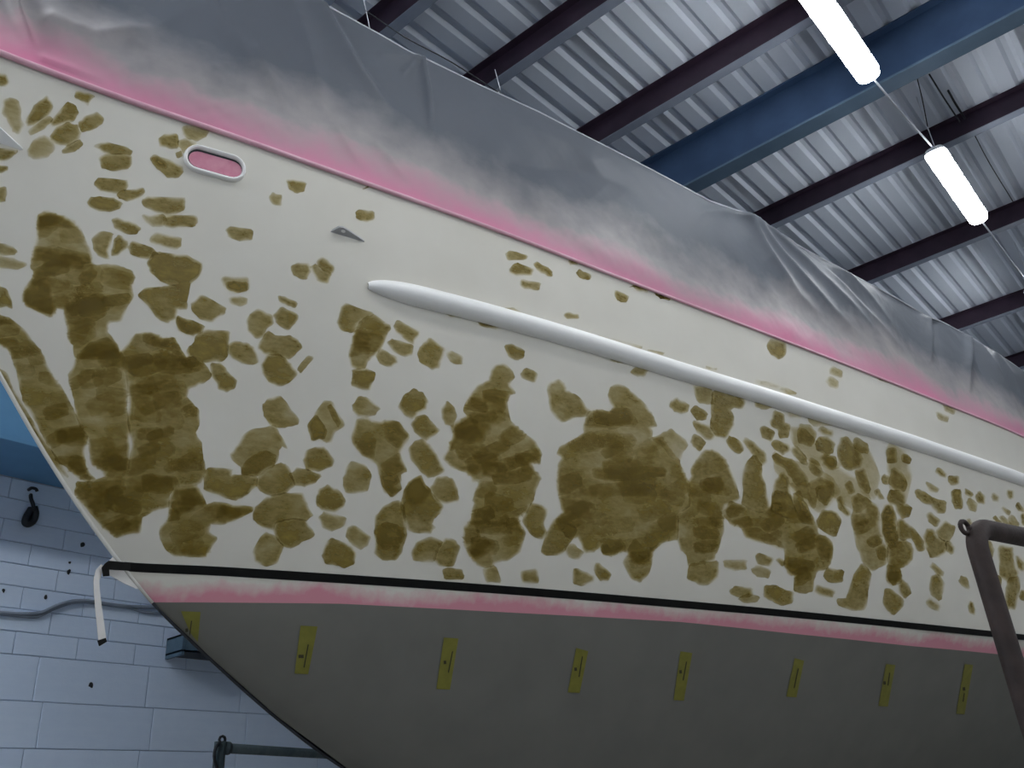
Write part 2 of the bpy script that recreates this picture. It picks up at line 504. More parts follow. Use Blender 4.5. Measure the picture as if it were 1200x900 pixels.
def stem_x(z): return _sx(z - Z0)
def keel_z(x): return _sz(x) + Z0
WLZ = Z0 + 0.9
XW0 = stem_x(WLZ)
b_wl = pchip([0, 0.193, 0.415, 0.879, 1.412, 2.059, 2.852, 3.849, 5.19, 7.0, 9.0, 11.5], [0, 0.093, 0.187, 0.373, 0.578, 0.803, 1.06, 1.362, 1.73, 2.02, 2.05, 1.5])
b_sh = pchip([0, 0.3, 0.58, 0.914, 1.253, 1.738, 2.291, 2.963, 3.775, 4.81, 5.71, 6.837, 8.3, 10.0, 12.9], [0, 0.10, 0.195, 0.325, 0.470, 0.662, 0.868, 1.082, 1.328, 1.612, 1.826, 2.06, 2.24, 2.22, 1.7])
XEND = 13.0
def half_b(x, z):
    if z >= WLZ:
        w = (z - WLZ) / (z_sheer(x) - WLZ); s = x - stem_x(z)
        a, c = b_wl(max(s, 0)), b_sh(max(s, 0))
        return a + (c - a) * w + 0.03 * math.sin(math.pi * min(w, 1)) * min(1, max(s, 0) / 1.5)
    bw = b_wl(max(x - XW0, 0)); zk = keel_z(x)
    q = (z - zk) / max(WLZ - zk, 1e-4)
    return bw * max(q, 0) ** 0.62

def grey_line(x): return Z0 + interp(x, GX, GZ)
GX, GZ = [1.0, 8.0], [0.79, 0.79]
def hull_hit_analytic(px, py):
    r = ray(px, py); lo = None
    t = 0.5
    while t < 14:
        p = EYE + r * t
        if p.x < XEND and p.z > keel_z(p.x) and p.x > stem_x(p.z) and (YC - p.y) <= half_b(p.x, p.z): break
        t += 0.02
    a, c = t - 0.02, t
    for _ in range(24):
        m = (a + c) / 2; p = EYE + r * m
        if p.x > stem_x(p.z) and (YC - p.y) <= half_b(p.x, p.z): c = m
        else: a = m
    return EYE + r * c
_g = [hull_hit_analytic(*p) for p in ((200, 706), (400, 707.5), (600, 718), (800, 729), (933, 743), (1067, 757), (1196, 770))]
GX = [p.x for p in _g]; GZ = [p.z - Z0 for p in _g]
GX = [1.0] + GX + [13.0]; GZ = [GZ[0] + 0.0] + GZ + [GZ[-1]]

def hull_grid(zlo, zhi, nt, nw, wexp):
    """rows from zlo(x) to zhi(x); each row runs from the stem to the stern"""
    V = []
    for j in range(nw + 1):
        w = (j / nw) ** wexp
        for i in range(nt + 1):
            t = (i / nt) ** 1.7
            x = 1.0
            for _ in range(25):
                z = zlo(x) + (zhi(x) - zlo(x)) * w
                xs = stem_x(z); x = xs + (XEND - xs) * t
            z = zlo(x) + (zhi(x) - zlo(x)) * w
            V.append(Vector((x, YC - half_b(x, z), z)))
    F = []
    n = nt + 1
    for j in range(nw):
        for i in range(nt):
            F.append((j * n + i, j * n + i + 1, (j + 1) * n + i + 1, (j + 1) * n + i))
    return V, F
NT_, NW_ = 110, 36
VT, FT = hull_grid(grey_line, z_sheer, NT_, NW_, 1.25)
NB = 22
VB, FB = hull_grid(lambda x: min(keel_z(x) + 0.002, grey_line(x) - 0.001), grey_line, NT_, NB, 1.0)

boat = empty('sailing_boat', (7.0, YC, 0.0))
tag(boat, 'white sailing boat hull covered in olive filler smears, bow to the left', 'boat')

def both(V, F):
    n = len(V)
    return V + [Vector((v.x, 2 * YC - v.y, v.z)) for v in V], F + [tuple(reversed([i + n for i in f])) for f in F]
v2, f2 = both(VT, FT)
top = child(mesh_obj('topsides', v2, f2, M['hull'], None, True), boat)
at = top.data.attributes.new('above_line', 'FLOAT', 'POINT')
at.data.foreach_set('value', [v.z - grey_line(v.x) for v in v2])
v2, f2 = both(VB, FB)
child(mesh_obj('bottom', v2, f2, M['bottom'], None, True), boat)
# BVH of the near side, for laying the fittings and smears on the skin
nV = len(VT)
BV = BVHTree.FromPolygons([tuple(v) for v in VT + VB], FT + [tuple(i + nV for i in f) for f in FB])
def hit(px, py, off=0.0):
    r = ray(px, py).normalized()
    loc, nor, idx, dist = BV.ray_cast(EYE, r)
    if loc is None:
        best = None                                     # just past the edge: closest skin point along the ray
        for k in range(60):
            q = BV.find_nearest(EYE + r * (1.8 + 0.12 * k))
            if best is None or q[3] < best[3]: best = q
        loc, nor, idx, dist = best
    if nor.dot(r) > 0: nor = -nor
    return loc + nor * off, nor

# deck, transom, keel
n = NT_ + 1
sh = VT[NW_ * n:]
dv = sh + [Vector((v.x, 2 * YC - v.y, v.z)) for v in sh]
child(mesh_obj('deck', dv, [(i, i + 1, n + i + 1, n + i) for i in range(n - 1)], M['deck']), boat)
col_idx = [VB[j * n + NT_] for j in range(NB + 1)] + [VT[j * n + NT_] for j in range(1, NW_ + 1)]
tv = col_idx + [Vector((v.x, 2 * YC - v.y, v.z)) for v in col_idx]; k = len(col_idx)
child(mesh_obj('transom', tv, [(i, i + 1, k + i + 1, k + i) for i in range(k - 1)], M['hull']), boat)
kb = bmesh.new(); secs = []
for z, xa, xb, th in ((0.0, 6.0, 8.1, 0.10), (0.5, 5.8, 8.2, 0.12), (1.35, 5.4, 8.6, 0.14)):
    ring = []
    for t in range(16):
        a = 2 * math.pi * t / 16
        ring.append(kb.verts.new(((xa + xb) / 2 + (xb - xa) / 2 * math.cos(a), YC + th * math.sin(a), z)))
    secs.append(ring)
for a, c in zip(secs, secs[1:]):
    for t in range(16): kb.faces.new((a[t], a[(t + 1) % 16], c[(t + 1) % 16], c[t]))
kb.faces.new(secs[0]); kb.faces.new(secs[-1])
child(bm_obj('keel', kb, M['keel'], None, True), boat)
# rounded stem nosing
pts = [Vector((stem_x(z), YC, z)) for z in np.linspace(grey_line(1.6), z_sheer(0.15), 26)]
child(tube('stem_nosing', pts, 0.007, M['hullw'], None, 8), boat)
pts = [Vector((stem_x(z), YC, z)) for z in np.linspace(Z0 - 0.1, grey_line(1.6), 30)]
child(tube('stem_keel_edge', pts, 0.006, M['dark'], None, 8), boat)

# rub rail: half-round moulding along the topsides
path = [(431, 335), (440, 336), (455, 339), (480, 345), (540, 360), (600, 376), (700, 405), (800, 436), (900, 466), (1000, 497), (1100, 529), (1195, 561.5)]
hp = [hit(*p) for p in path]
aft = []
for k in range(1, 8):                                  # the rail runs on towards the stern
    x = hp[-1][0].x + 0.8 * k; z = hp[-1][0].z - (z_sheer(hp[-1][0].x) - z_sheer(x)) * 0.5
    aft.append(Vector((x, YC - half_b(x, z), z)))
P3 = smooth_path([p for p, _ in hp] + aft, 6)
rv, rf = [], []
L0 = 0.0
for i, p in enumerate(P3):
    if i: L0 += (p - P3[i - 1]).length
    loc, nor, _, _ = BV.find_nearest(p)
    if nor.y > 0: nor = -nor
    t = (P3[min(i + 1, len(P3) - 1)] - P3[max(i - 1, 0)]).normalized()
    up = t.cross(nor).normalized()
    if up.z < 0: up = -up
    tp = min(1.0, math.sqrt(max(0.03, 1 - (1 - min((L0 + 0.012) / 0.26, 1)) ** 2)))
    hgt, dep = 0.048 * tp, 0.050 * tp
    for k in range(11):
        a = math.pi * k / 10
        rv.append(loc + up * hgt * math.cos(a) + nor * (dep * math.sin(a) - 0.003))
m = 11
for i in range(len(P3) - 1):
    for k in range(m - 1): rf.append((i * m + k, i * m + k + 1, (i + 1) * m + k + 1, (i + 1) * m + k))
rf.append(tuple(range(m))); rf.append(tuple(reversed(range((len(P3) - 1) * m, len(P3) * m))))
rail = child(mesh_obj('rub_rail', rv, rf, M['rail'], None, True), boat)
rail['label'] = 'white half-round rub rail tapering to a point'

# oval fairlead with a pink masking insert
def local_frame(px, py, qx, qy):
    c, nor = hit(px, py); q, _ = hit(qx, qy)
    t = (q - c); t -= nor * t.dot(nor); t.normalize()
    u = nor.cross(t).normalized()
    if u.z < 0: u = -u
    return c, t, u, nor
def stadium(L, H, n=10):
    pts = []
    r = H
    for k in range(n + 1):
        a = -math.pi / 2 + math.pi * k / n; pts.append((L - r + r * math.cos(a), r * math.sin(a)))
    for k in range(n + 1):
        a = math.pi / 2 + math.pi * k / n; pts.append((-L + r + r * math.cos(a), r * math.sin(a)))
    return pts
c, t, u, nor = local_frame(252, 192, 280, 200)
fd = math.dist(EYE, c)
la = 28.5 / FPX * fd * 1.10; lb = 14.5 / FPX * fd * 1.02
sk = -0.10
def fl_p(x, y, d): return c + t * x + u * (y + sk * 0) + nor * d
rings = []
for gl, dd in ((1.10, -0.001), (1.07, 0.010), (1.0, 0.017), (0.92, 0.017), (0.84, 0.011), (0.80, 0.0), (0.80, -0.03)):
    ex = la * 1.0 - lb * (1 - gl); hy = lb * gl * (1.0 if gl > 0.9 else 0.93)
    rings.append([fl_p(x, y, dd) for x, y in stadium(ex, hy)])
fv = [p for r_ in rings for p in r_]; mm = len(rings[0]); ff = []
for i in range(len(rings) - 1):
    for k in range(mm): ff.append((i * mm + k, i * mm + (k + 1) % mm, (i + 1) * mm + (k + 1) % mm, (i + 1) * mm + k))
fr = child(mesh_obj('fairlead', fv, ff, M['rail'], None, True), boat); fr['label'] = 'white oval fairlead ring with a pink insert'
ins = [fl_p(x + 0.002, y * 0.86 - 0.003, 0.0035) for x, y in stadium(la - lb * 0.24, lb * 0.74)]
bk = [fl_p(x, y, 0.0015) for x, y in stadium(la - lb * 0.17, lb * 0.76)]
o = mesh_obj('slot', bk, [tuple(range(mm))], M['dark']); o.parent = fr
o = mesh_obj('pink_insert', ins, [tuple(range(mm))], M['pinkin']); o.parent = fr; o['label'] = 'pink masking filling the slot'

# small wedge fittings with a hole (padeyes)
def padeye(px, py, qx, qy, prot, lab, mat_hole, rise=0.5, mat='grey'):
    c, t, u, nor = local_frame(px, py, qx, qy)
    L = (hit(qx, qy)[0] - c).length
    dirn = (nor * 0.75 + u * rise).normalized(); th = t.cross(dirn).normalized() * 0.006
    prof = [(-0.10, -0.004), (0.10, prot * 0.95), (0.24, prot * 1.05), (0.45, prot * 0.8), (1.0, 0.0), (1.0, -0.006)]
    A = [c + t * (x * L) + dirn * y for x, y in prof]
    V = [p + th for p in A] + [p - th for p in A]; k = len(A)
    F = [tuple(range(k)), tuple(reversed(range(k, 2 * k)))] + [(i, (i + 1) % k, k + (i + 1) % k, k + i) for i in range(k)]
    o = child(mesh_obj('padeye', V, F, M[mat]), boat); o['label'] = lab
    hc = c + t * (0.26 * L) + dirn * (prot * 0.55)
    hv = []
    side = th.normalized() * 0.0085
    for s_ in (-1, 1):
        for k2 in range(10):
            a = 2 * math.pi * k2 / 10
            hv.append(hc + side * s_ + t * (L * 0.07 * math.cos(a)) + dirn * (prot * 0.2 * math.sin(a)))
    hf = [tuple(range(10)), tuple(range(10, 20))] + [(i, (i + 1) % 10, 10 + (i + 1) % 10, 10 + i) for i in range(10)]
    h_ = mesh_obj('eye_bush', hv, hf, mat_hole); h_.parent = o
padeye(391, 271, 427, 282, 0.03, 'small grey wedge-shaped padeye near the rail tip', M['rail'])
padeye(-30, 156, 27, 174, 0.06, 'larger white wedge-shaped padeye cut off by the left picture edge', M['rail'], 0.9, 'rail')

# ------------------------------------------------------------------ black waterline tape with loose tail
tp = empty('masking_tape', hit(600, 692)[0])
tag(tp, 'black masking tape line along the waterline with a loose white tail at the bow', 'tape')
cl = [hit(x, y, 0.0015) for x, y in ((172, 665.5), (240, 668.5), (300, 672), (450, 681.5), (600, 692), (750, 704), (900, 717), (1050, 731.5), (1196, 746.5))]
aft = [Vector((x, YC - half_b(x, cl[-1][0].z), cl[-1][0].z)) for x in (7.4, 8.2, 9.0, 10.0, 11.0, 12.0)]
z_b = cl[0][0].z + (cl[0][0].z - cl[1][0].z) * 0.4
cp = smooth_path([Vector((stem_x(z_b) - 0.002, YC - 0.008, z_b))] + [p for p, _ in cl] + aft, 10)
vs, fs = [], []
for i, p in enumerate(cp):
    loc, nor, _, _ = BV.find_nearest(p)
    if nor.y > 0: nor = -nor
    t = (cp[min(i + 1, len(cp) - 1)] - cp[max(i - 1, 0)]).normalized(); u = t.cross(nor).normalized()
    if u.z < 0: u = -u
    hw = 0.0155 + 0.005 * i / len(cp)
    vs += [loc + nor * 0.0005 + u * hw, loc + nor * 0.0022 + u * (hw - 0.001), loc + nor * 0.0022 - u * (hw - 0.001), loc + nor * 0.0005 - u * hw]
for i in range(len(cp) - 1):
    for k in range(3): fs.append((i * 4 + k, i * 4 + k + 1, i * 4 + k + 5, i * 4 + k + 4))
child(mesh_obj('tape_strip', vs, fs, M['black']), tp)
def slab(name, poly, y, mat, parent, th=0.0015, tilt=0.0):
    A = [on_y(px, py, y) for px, py in poly]
    nr = Vector((0.3, -1, 0)).normalized() * th
    V = A + [p - nr for p in A]; k = len(A)
    F = [tuple(range(k)), tuple(reversed(range(k, 2 * k)))] + [(i, (i + 1) % k, k + (i + 1) % k, k + i) for i in range(k)]
    return child(mesh_obj(name, V, F, mat), parent)
slab('tape_flap', [(137, 649), (130, 655), (127, 660), (128.5, 674), (146, 684), (160, 690), (164, 690), (158, 682), (148, 668)], YC - 0.001, M['paper'], tp)
slab('tape_fold', [(123, 660.5), (127.5, 657), (153, 659.3), (153, 669), (128, 667.5), (128.5, 675), (121, 675.5), (119.5, 665)], YC - 0.04, M['black'], tp)
tl = [(122, 664, 0.0), (116, 670, -0.01), (113, 680, -0.015), (113.5, 692, -0.012), (115.5, 712, -0.006), (118, 732, -0.004), (120, 750, -0.002)]
vs, fs = [], []
for i, (px, py, dy) in enumerate(tl):
    w = (3.2, 3.6, 3.4, 3.6, 4.0, 4.4, 4.7)[i]; sl = (-3, -2.2, -0.5, 0, 0, 0, -0.4)[i]
    vs += [on_y(px - w, py + sl, YC - 0.02 + dy), on_y(px + w, py - sl, YC - 0.02 + dy)]
k = len(tl)
vs += [v + Vector((0.0, 0.0015, 0)) for v in vs]
for i in range(k - 1):
    fs.append((2 * i, 2 * i + 1, 2 * i + 3, 2 * i + 2)); fs.append((2 * k + 2 * i, 2 * k + 2 * i + 2, 2 * k + 2 * i + 3, 2 * k + 2 * i + 1))
child(mesh_obj('tape_tail', vs, fs, M['paper'], None, True), tp)
slab('tape_end', [(115, 750.5), (124, 747.5), (125.5, 752), (117, 757)], YC - 0.026, M['black'], tp, 0.004)

# ------------------------------------------------------------------ yellow tape markers
TAGS = [
 ([(212, 716), (235, 717), (232, 752), (223, 741)], [(224.5, 727), (222, 747)], [(219, 738)], 'yellow tape marker folded against the stem edge, nearest the bow'),
 ([(352, 733), (372, 734), (361, 790), (345, 789)], [(361, 755), (356, 782)], [(351, 769), (354, 769)], 'yellow tape marker second from the bow, the widest upright one'),
 ([(520, 747), (537, 748), (527, 808), (511, 807)], [(530, 763), (525, 788)], [(521, 776)], 'yellow tape marker third from the bow on the grey bottom'),
 ([(675, 759), (689, 763), (679, 812), (665, 811)], [(682, 769), (678, 793)], [(674, 784)], 'yellow tape marker fourth from the bow on the grey bottom'),
 ([(797, 763), (811, 765), (801, 821), (789, 820)], [(804, 775), (800, 797)], [(797, 787)], 'yellow tape marker fifth from the bow on the grey bottom'),
 ([(931, 771), (942, 774), (933, 817), (921, 816)], [(935, 783), (930, 806)], [], 'yellow tape marker sixth from the bow, with a single pen line'),
 ([(1038, 778), (1049, 779), (1040, 828), (1029, 827)], [(1042, 788), (1040, 803)], [(1036, 800)], 'yellow tape marker seventh from the bow on the grey bottom'),
 ([(1130, 778), (1140, 779), (1130, 837), (1120, 836)], [(1129.5, 812), (1128, 822)], [(1129, 807)], 'yellow tape marker closest to the rusty pipe stand'),
]
def skin_patch(name, quad, mat, off, nu=3, nv=6):
    (a, b_, c_, d_) = [Vector((*p, 0)) for p in quad]
    V = []
    for j in range(nv + 1):
        for i in range(nu + 1):
            p = (a.lerp(b_, i / nu)).lerp(d_.lerp(c_, i / nu), j / nv)
            V.append(hit(p.x, p.y, off)[0])
    F = [(j * (nu + 1) + i, j * (nu + 1) + i + 1, (j + 1) * (nu + 1) + i + 1, (j + 1) * (nu + 1) + i) for j in range(nv) for i in range(nu)]
    return mesh_obj(name, V, F, mat)
for quad, line, dots, lab in TAGS:
    e = empty('tape_marker', hit(*[sum(p[i] for p in quad) / 4 for i in (0, 1)])[0])
    tag(e, lab, 'tape marker', 'yellow markers on the grey bottom')
    child(skin_patch('tape', quad, M['yellow'], 0.0025), e)
    (x1, y1), (x2, y2) = line
    child(skin_patch('pen_line', [(x1 - 0.7, y1), (x1 + 0.7, y1), (x2 + 0.7, y2), (x2 - 0.7, y2)], M['ink'], 0.0034, 1, 4), e)
    for dx, dy in dots:
        child(skin_patch('pen_mark', [(dx - 1.6, dy - 1.9), (dx + 1.4, dy - 2.1), (dx + 1.7, dy + 1.8), (dx - 1.3, dy + 2.1)], M['ink'], 0.0034, 1, 1), e)

# ================================================================== PLASTIC FILM
TOPLINE = [(372, 3), (400, 17), (440, 40), (486, 65), (493, 68), (560, 100), (630, 132), (700, 168), (765, 201), (830, 236), (866, 249), (900, 268), (950, 297), (1003, 325), (1050, 350), (1085, 371), (1102, 377), (1134, 394), (1165, 413), (1200, 436)]
def sheer_pt(x):
    z = z_sheer(x); return Vector((x, YC - half_b(x, z - 1e-4), z))
INB = 0.10                            # the line that carries the film stands this far inboard
def film_plane(px, py):
    r = ray(px, py); t = 1.0; last = None
    while t < 14:
        p = EYE + r * t
        if p.x > 0.2 and p.y >= sheer_pt(p.x).y + INB: return p
        t += 0.01
    return EYE + r * 14
tops = [film_plane(*p) for p in TOPLINE]
TX = [p.x for p in tops]; TH = [p.z - z_sheer(p.x) for p in tops]
print('film heights', [(round(a, 2), round(h, 2)) for a, h in zip(TX, TH)])
def film_h(x):
    if x < TX[0]: return TH[0] + (TX[0] - x) * 0.02
    return interp(x, TX, TH)
FOLDS = [  # polyline in the picture, width, height of the crease (m)
 ([(372, 2), (410, 70), (450, 125), (485, 160)], 13, 0.030), ([(388, 12), (430, 85), (470, 130)], 9, -0.016), ([(340, 0), (366, 70), (385, 150)], 14, 0.018),
 ([(492, 66), (499, 110), (505, 150), (512, 180)], 4.5, 0.022), ([(486, 66), (470, 68), (440, 62)], 6, 0.010), ([(488, 68), (478, 82), (470, 92)], 5, 0.016), ([(484, 74), (462, 80)], 4, -0.008),
 ([(8, -30), (18, 0), (30, 30), (40, 52), (50, 68)], 7, 0.030), ([(50, 68), (90, 82), (130, 98)], 5, 0.016), ([(60, 20), (110, 40), (180, 30), (240, 5)], 16, 0.014), ([(120, 0), (170, 22), (240, 50)], 20, -0.012),
 ([(868, 250), (900, 300), (935, 345), (965, 370)], 6, 0.020), ([(872, 252), (915, 300), (975, 362), (1010, 395)], 6, 0.022), ([(880, 256), (940, 305), (1000, 362), (1050, 412)], 6, 0.018), ([(890, 262), (960, 310), (1030, 380), (1070, 425)], 7, 0.018),
 ([(868, 251), (840, 246), (810, 250)], 8, 0.012), ([(930, 285), (985, 330), (1040, 385)], 5, -0.014),
 ([(980, 312), (1020, 350), (1062, 400)], 7, 0.016), ([(1086, 372), (1090, 400), (1092, 428)], 6, 0.024), ([(1094, 376), (1100, 410), (1104, 430)], 6, -0.018),
 ([(1134, 394), (1134, 430), (1138, 460)], 5, 0.024), ([(1140, 398), (1152, 430), (1172, 470)], 8, -0.02), ([(1142, 396), (1170, 440), (1195, 480)], 6, 0.02), ([(1165, 414), (1185, 440), (1205, 480)], 7, 0.018),
 ([(560, 130), (640, 160), (760, 215)], 24, 0.012), ([(600, 190), (680, 200), (790, 240)], 20, -0.012), ([(690, 190), (740, 250), (790, 290)], 22, 0.012), ([(300, 60), (330, 120), (345, 165)], 14, 0.014),
 ([(250, 0), (285, 60), (320, 110)], 16, 0.014), ([(395, 150), (420, 190), (440, 205)], 8, 0.010), ([(440, 170), (470, 205), (485, 215)], 8, 0.010)]
def seg_dist(p, pl):
    best = 1e9
    for (ax, ay), (bx, by) in zip(pl, pl[1:]):
        dx, dy = bx - ax, by - ay; t = ((p[0] - ax) * dx + (p[1] - ay) * dy) / (dx * dx + dy * dy); t = min(max(t, 0), 1)
        best = min(best, math.hypot(p[0] - ax - dx * t, p[1] - ay - dy * t))
    return best
film = empty('plastic_sheet', sheer_pt(4.0))
tag(film, 'translucent plastic sheet masking the deck, dusted pink along its lower edge', 'plastic sheet')
def seg_dist_np(P, pl):
    """distance to the crease and how far along it (0..1) the nearest point lies"""
    best = np.full(len(P), 1e9); along = np.zeros(len(P)); run = 0.0
    tot = sum(math.dist(p, q) for p, q in zip(pl, pl[1:]))
    for (ax, ay), (bx, by) in zip(pl, pl[1:]):
        dx, dy = bx - ax, by - ay; L = math.hypot(dx, dy)
        t = np.clip(((P[:, 0] - ax) * dx + (P[:, 1] - ay) * dy) / (dx * dx + dy * dy), 0, 1)
        q = np.hypot(P[:, 0] - ax - dx * t, P[:, 1] - ay - dy * t)
        m = q < best; best = np.where(m, q, best); along = np.where(m, (run + t * L) / tot, along); run += L
    return best, along
def film_side(side, folds, xs, NV):
    vs, hs, vv = [], [], []
    for x in xs:
        s = sheer_pt(x); H = film_h(x)
        for j in range(NV + 1):
            v = j / NV; hh = 0.004 + H * v
            p = s + Vector((0, INB * v - 0.006 * (1 - v), hh))
            vs.append(p); hs.append(hh); vv.append(v)
    if folds:
        A = np.array([tuple(p) for p in vs]); C_ = (A - np.array(EYE)) @ np.array(ROT)
        P = np.stack([600 + FPX * C_[:, 0] / -C_[:, 2], 450 - FPX * C_[:, 1] / -C_[:, 2]], 1)
        d = np.zeros(len(vs)); V_ = np.array(vv)
        for pl, w, a in folds:
            q, al_ = seg_dist_np(P, pl); d += 2.2 * a * np.clip((1 - al_) / 0.6, 0, 1) * np.exp(-(q / (0.8 * w)) ** 1.2)
        for i, p in enumerate(vs):
            x, hh = p.x, hs[i]
            d[i] += 0.022 * noise.noise(Vector((x * 1.6, 0.3, hh * 2.2))) + 0.006 * noise.noise(Vector((x * 5.0 + hh * 4, 7.0, hh * 3.5)))
            r1 = noise.noise(Vector((x * 9 - hh * 7, 2.0, hh * 2.5)))
            d[i] += 0.0022 * (1 - min(1, abs(r1) * 5)) + 0.001 * noise.noise(Vector((x * 30 + hh * 12, 4.0, hh * 22)))
        env = np.minimum(1, V_ / 0.12) * np.minimum(1, (1 - V_) / 0.05 + 0.12)
        A += np.outer(d * env, np.array((-0.3, -0.92, -0.2)))
        vs = [Vector(q) for q in A]
    if side < 0: vs = [Vector((p.x, 2 * YC - p.y, p.z)) for p in vs]
    n = NV + 1
    fs = [(i * n + j, (i + 1) * n + j, (i + 1) * n + j + 1, i * n + j + 1) for i in range(len(xs) - 1) for j in range(NV)]
    o = child(mesh_obj('film', vs, fs, M['film'], None, True), film)
    at = o.data.attributes.new('height', 'FLOAT', 'POINT'); at.data.foreach_set('value', hs)
    return vs
XS = list(0.16 + 7.6 * (np.arange(721) / 720) ** 1.35) + list(np.linspace(7.9, 11.5, 25))
NV = 64; NU = len(XS) - 1
fvs = film_side(1, FOLDS, XS, NV)
XF = list(np.linspace(0.16, 11.5, 60))
far_vs = film_side(-1, None, XF, 8)
# unseen sheet added over the carrying lines to keep the tent interior dark
tv_, th_ = [], []
for k, x in enumerate(XF):
    a_ = far_vs[k * 9 + 8]; b_ = Vector((a_.x, 2 * YC - a_.y, a_.z))
    for j in range(7):
        q = b_.lerp(a_, j / 6); q.z -= 0.05 * math.sin(math.pi * j / 6) + 0.01; tv_.append(q); th_.append(0.8)
o = child(mesh_obj('added_film_top', tv_, [(k * 7 + j, k * 7 + j + 1, (k + 1) * 7 + j + 1, (k + 1) * 7 + j) for k in range(len(XF) - 1) for j in range(6)], M['film'], None, True), film)
at = o.data.attributes.new('height', 'FLOAT', 'POINT'); at.data.foreach_set('value', th_)
# doubled hem along the top and the rolled edge taped to the gunwale
child(tube('top_hem', [fvs[i * (NV + 1) + NV] for i in range(0, NU + 1, 3)], 0.0045, M['clear'], None, 6), film)
e_pts = [sheer_pt(0.16 + (11.5 - 0.16) * (i / 160) ** 1.3) + Vector((-0.003, -0.006, 0.0)) for i in range(161)]
child(tube('taped_edge', e_pts, [0.014 - 0.007 * min(1, i / 70) for i in range(161)], M['pink'], None, 10), film)

# lifeline wire that rises above the film, with short tie wires
def at_depth(px, py, d): return EYE + ray(px, py).normalized() * d
lw = empty('lifeline_wire', film_plane(532, 67))
tag(lw, 'thin dark wire stretched just above the plastic sheet near the purlins', 'wire')
pp = [film_plane(x, y) + Vector((0, 0.03, 0)) for x, y in ((434, 9), (480, 40), (532, 68), (588, 104), (634, 135))]
child(tube('wire', smooth_path(pp, 4), 0.0035, M['dark'], None, 6), lw)
for a, c in (((434, 9), (438, 38)), ((585, 78), (590, 104)), ((590, 104), (583, 112))):
    child(tube('tie', [film_plane(*a) + Vector((0, 0.03, 0)), film_plane(*c) + Vector((0, 0.02, 0))], 0.002, M['wire'], None, 5), lw)
child(tube('tie', [film_plane(434, 9) + Vector((0, 0.03, 0)), film_plane(425, -30) + Vector((0, 0.03, 0))], 0.002, M['wire'], None, 5), lw)

# ================================================================== RUSTY PIPE STAND (right foreground)
D = 1.75
corner = at_depth(1138, 617, D)
hd = (ROT @ Vector(((2300 - 600) / FPX, -(851 - 450) / FPX, -1.0))); hd.z = 0; hd.normalize()
rad = 0.0175
st = empty('pipe_stand', (corner.x, corner.y, 0))
tag(st, 'rusty brown bent pipe stand in the right foreground', 'stand')
arc = []
Rb = 0.045
topc = corner
for k in range(9):
    a = math.pi / 2 * k / 8
    arc.append(topc + hd * (Rb * (1 - math.cos(a))) + Vector((0, 0, -Rb + Rb * math.sin(a))))
span = 0.85
pipe = [Vector((topc.x, topc.y, 0.012)), Vector((topc.x, topc.y, 0.6)), Vector((topc.x, topc.y, topc.z - 0.25))] + arc + [topc + hd * (span - Rb)]
for k in range(1, 9):
    a = math.pi / 2 * k / 8
    pipe.append(topc + hd * (span - Rb + Rb * math.sin(a)) + Vector((0, 0, -Rb * (1 - math.cos(a)))))
fe = topc + hd * span
pipe += [Vector((fe.x, fe.y, 0.6)), Vector((fe.x, fe.y, 0.012))]
child(tube('bent_pipe', pipe, rad, M['rust'], None, 20), st)
for q in (topc, fe):
    bm = bmesh.new(); add_box(bm, (q.x - 0.06, q.y - 0.06, 0.0), (q.x + 0.06, q.y + 0.06, 0.012), 0.002)
    child(bm_obj('foot_plate', bm, M['rust']), st)
ec = at_depth(1130.5, 618, D - 0.01)
viewd = ray(1130, 617).normalized()
rx = (ROT @ Vector((1, 0, 0))); ry = (ROT @ Vector((0, 1, 0)))
ring = []
for k in range(17):
    a = 2 * math.pi * k / 16
    q = Vector((3.6 * math.cos(a), 6.8 * math.sin(a)))
    ca, sa = math.cos(math.radians(28)), math.sin(math.radians(28))
    q = Vector((q.x * ca - q.y * sa, q.x * sa + q.y * ca))
    ring.append(ec + (rx * q.x + ry * q.y) * (D / FPX) + viewd * (0.006 * math.cos(a)))
child(tube('ring_eye', ring, 0.0042, M['rust'], None, 8), st)
bm = bmesh.new()
for z in (0.45,):
    pass
bm.free()
child(tube('cross_pipe', [Vector((topc.x, topc.y, 0.45)), Vector((fe.x, fe.y, 0.45))], rad * 0.8, M['rust'], None, 14), st)

# ================================================================== PIPE RAIL BEHIND THE BOW (lower left)
GY = 4.35
a0 = on_y(258, 872, GY)
rl = empty('pipe_rail', (a0.x, a0.y, 0)); tag(rl, 'grey-green pipe guard rail behind the stem, by the block wall', 'rail')
# far end keeps the same height
r_ = ray(392, 884.5); zr = on_y(262, 876.5, GY).z; tt = (zr - EYE.z) / r_.z; a1 = EYE + r_ * tt
child(tube('post', [(a0.x, a0.y, 0.0), (a0.x, a0.y, a0.z + 0.012)], 0.030, M['pipe'], None, 16), rl)
dr = (a1 - Vector((a0.x, a0.y, zr))).normalized()
far = Vector((a0.x, a0.y, zr)) + dr * 2.2
child(tube('top_pipe', [Vector((a0.x, a0.y, zr)), far], 0.025, M['pipe'], None, 16), rl)
child(tube('post', [(far.x, far.y, 0.0), (far.x, far.y, far.z + 0.03)], 0.030, M['pipe'], None, 16), rl)
child(tube('collar', [Vector((a0.x, a0.y, zr)) + dr * 0.03, Vector((a0.x, a0.y, zr)) + dr * 0.062], 0.033, M['pipe'], None, 16), rl)
pc = Vector((a0.x + 0.004, a0.y - 0.01, a0.z + 0.02))
child(tube('clevis_pin', [pc + Vector((0.018 * math.cos(k / 8 * 6.283), 0, 0.018 * math.sin(k / 8 * 6.283))) for k in range(9)], 0.007, M['dark'], None, 6), rl)
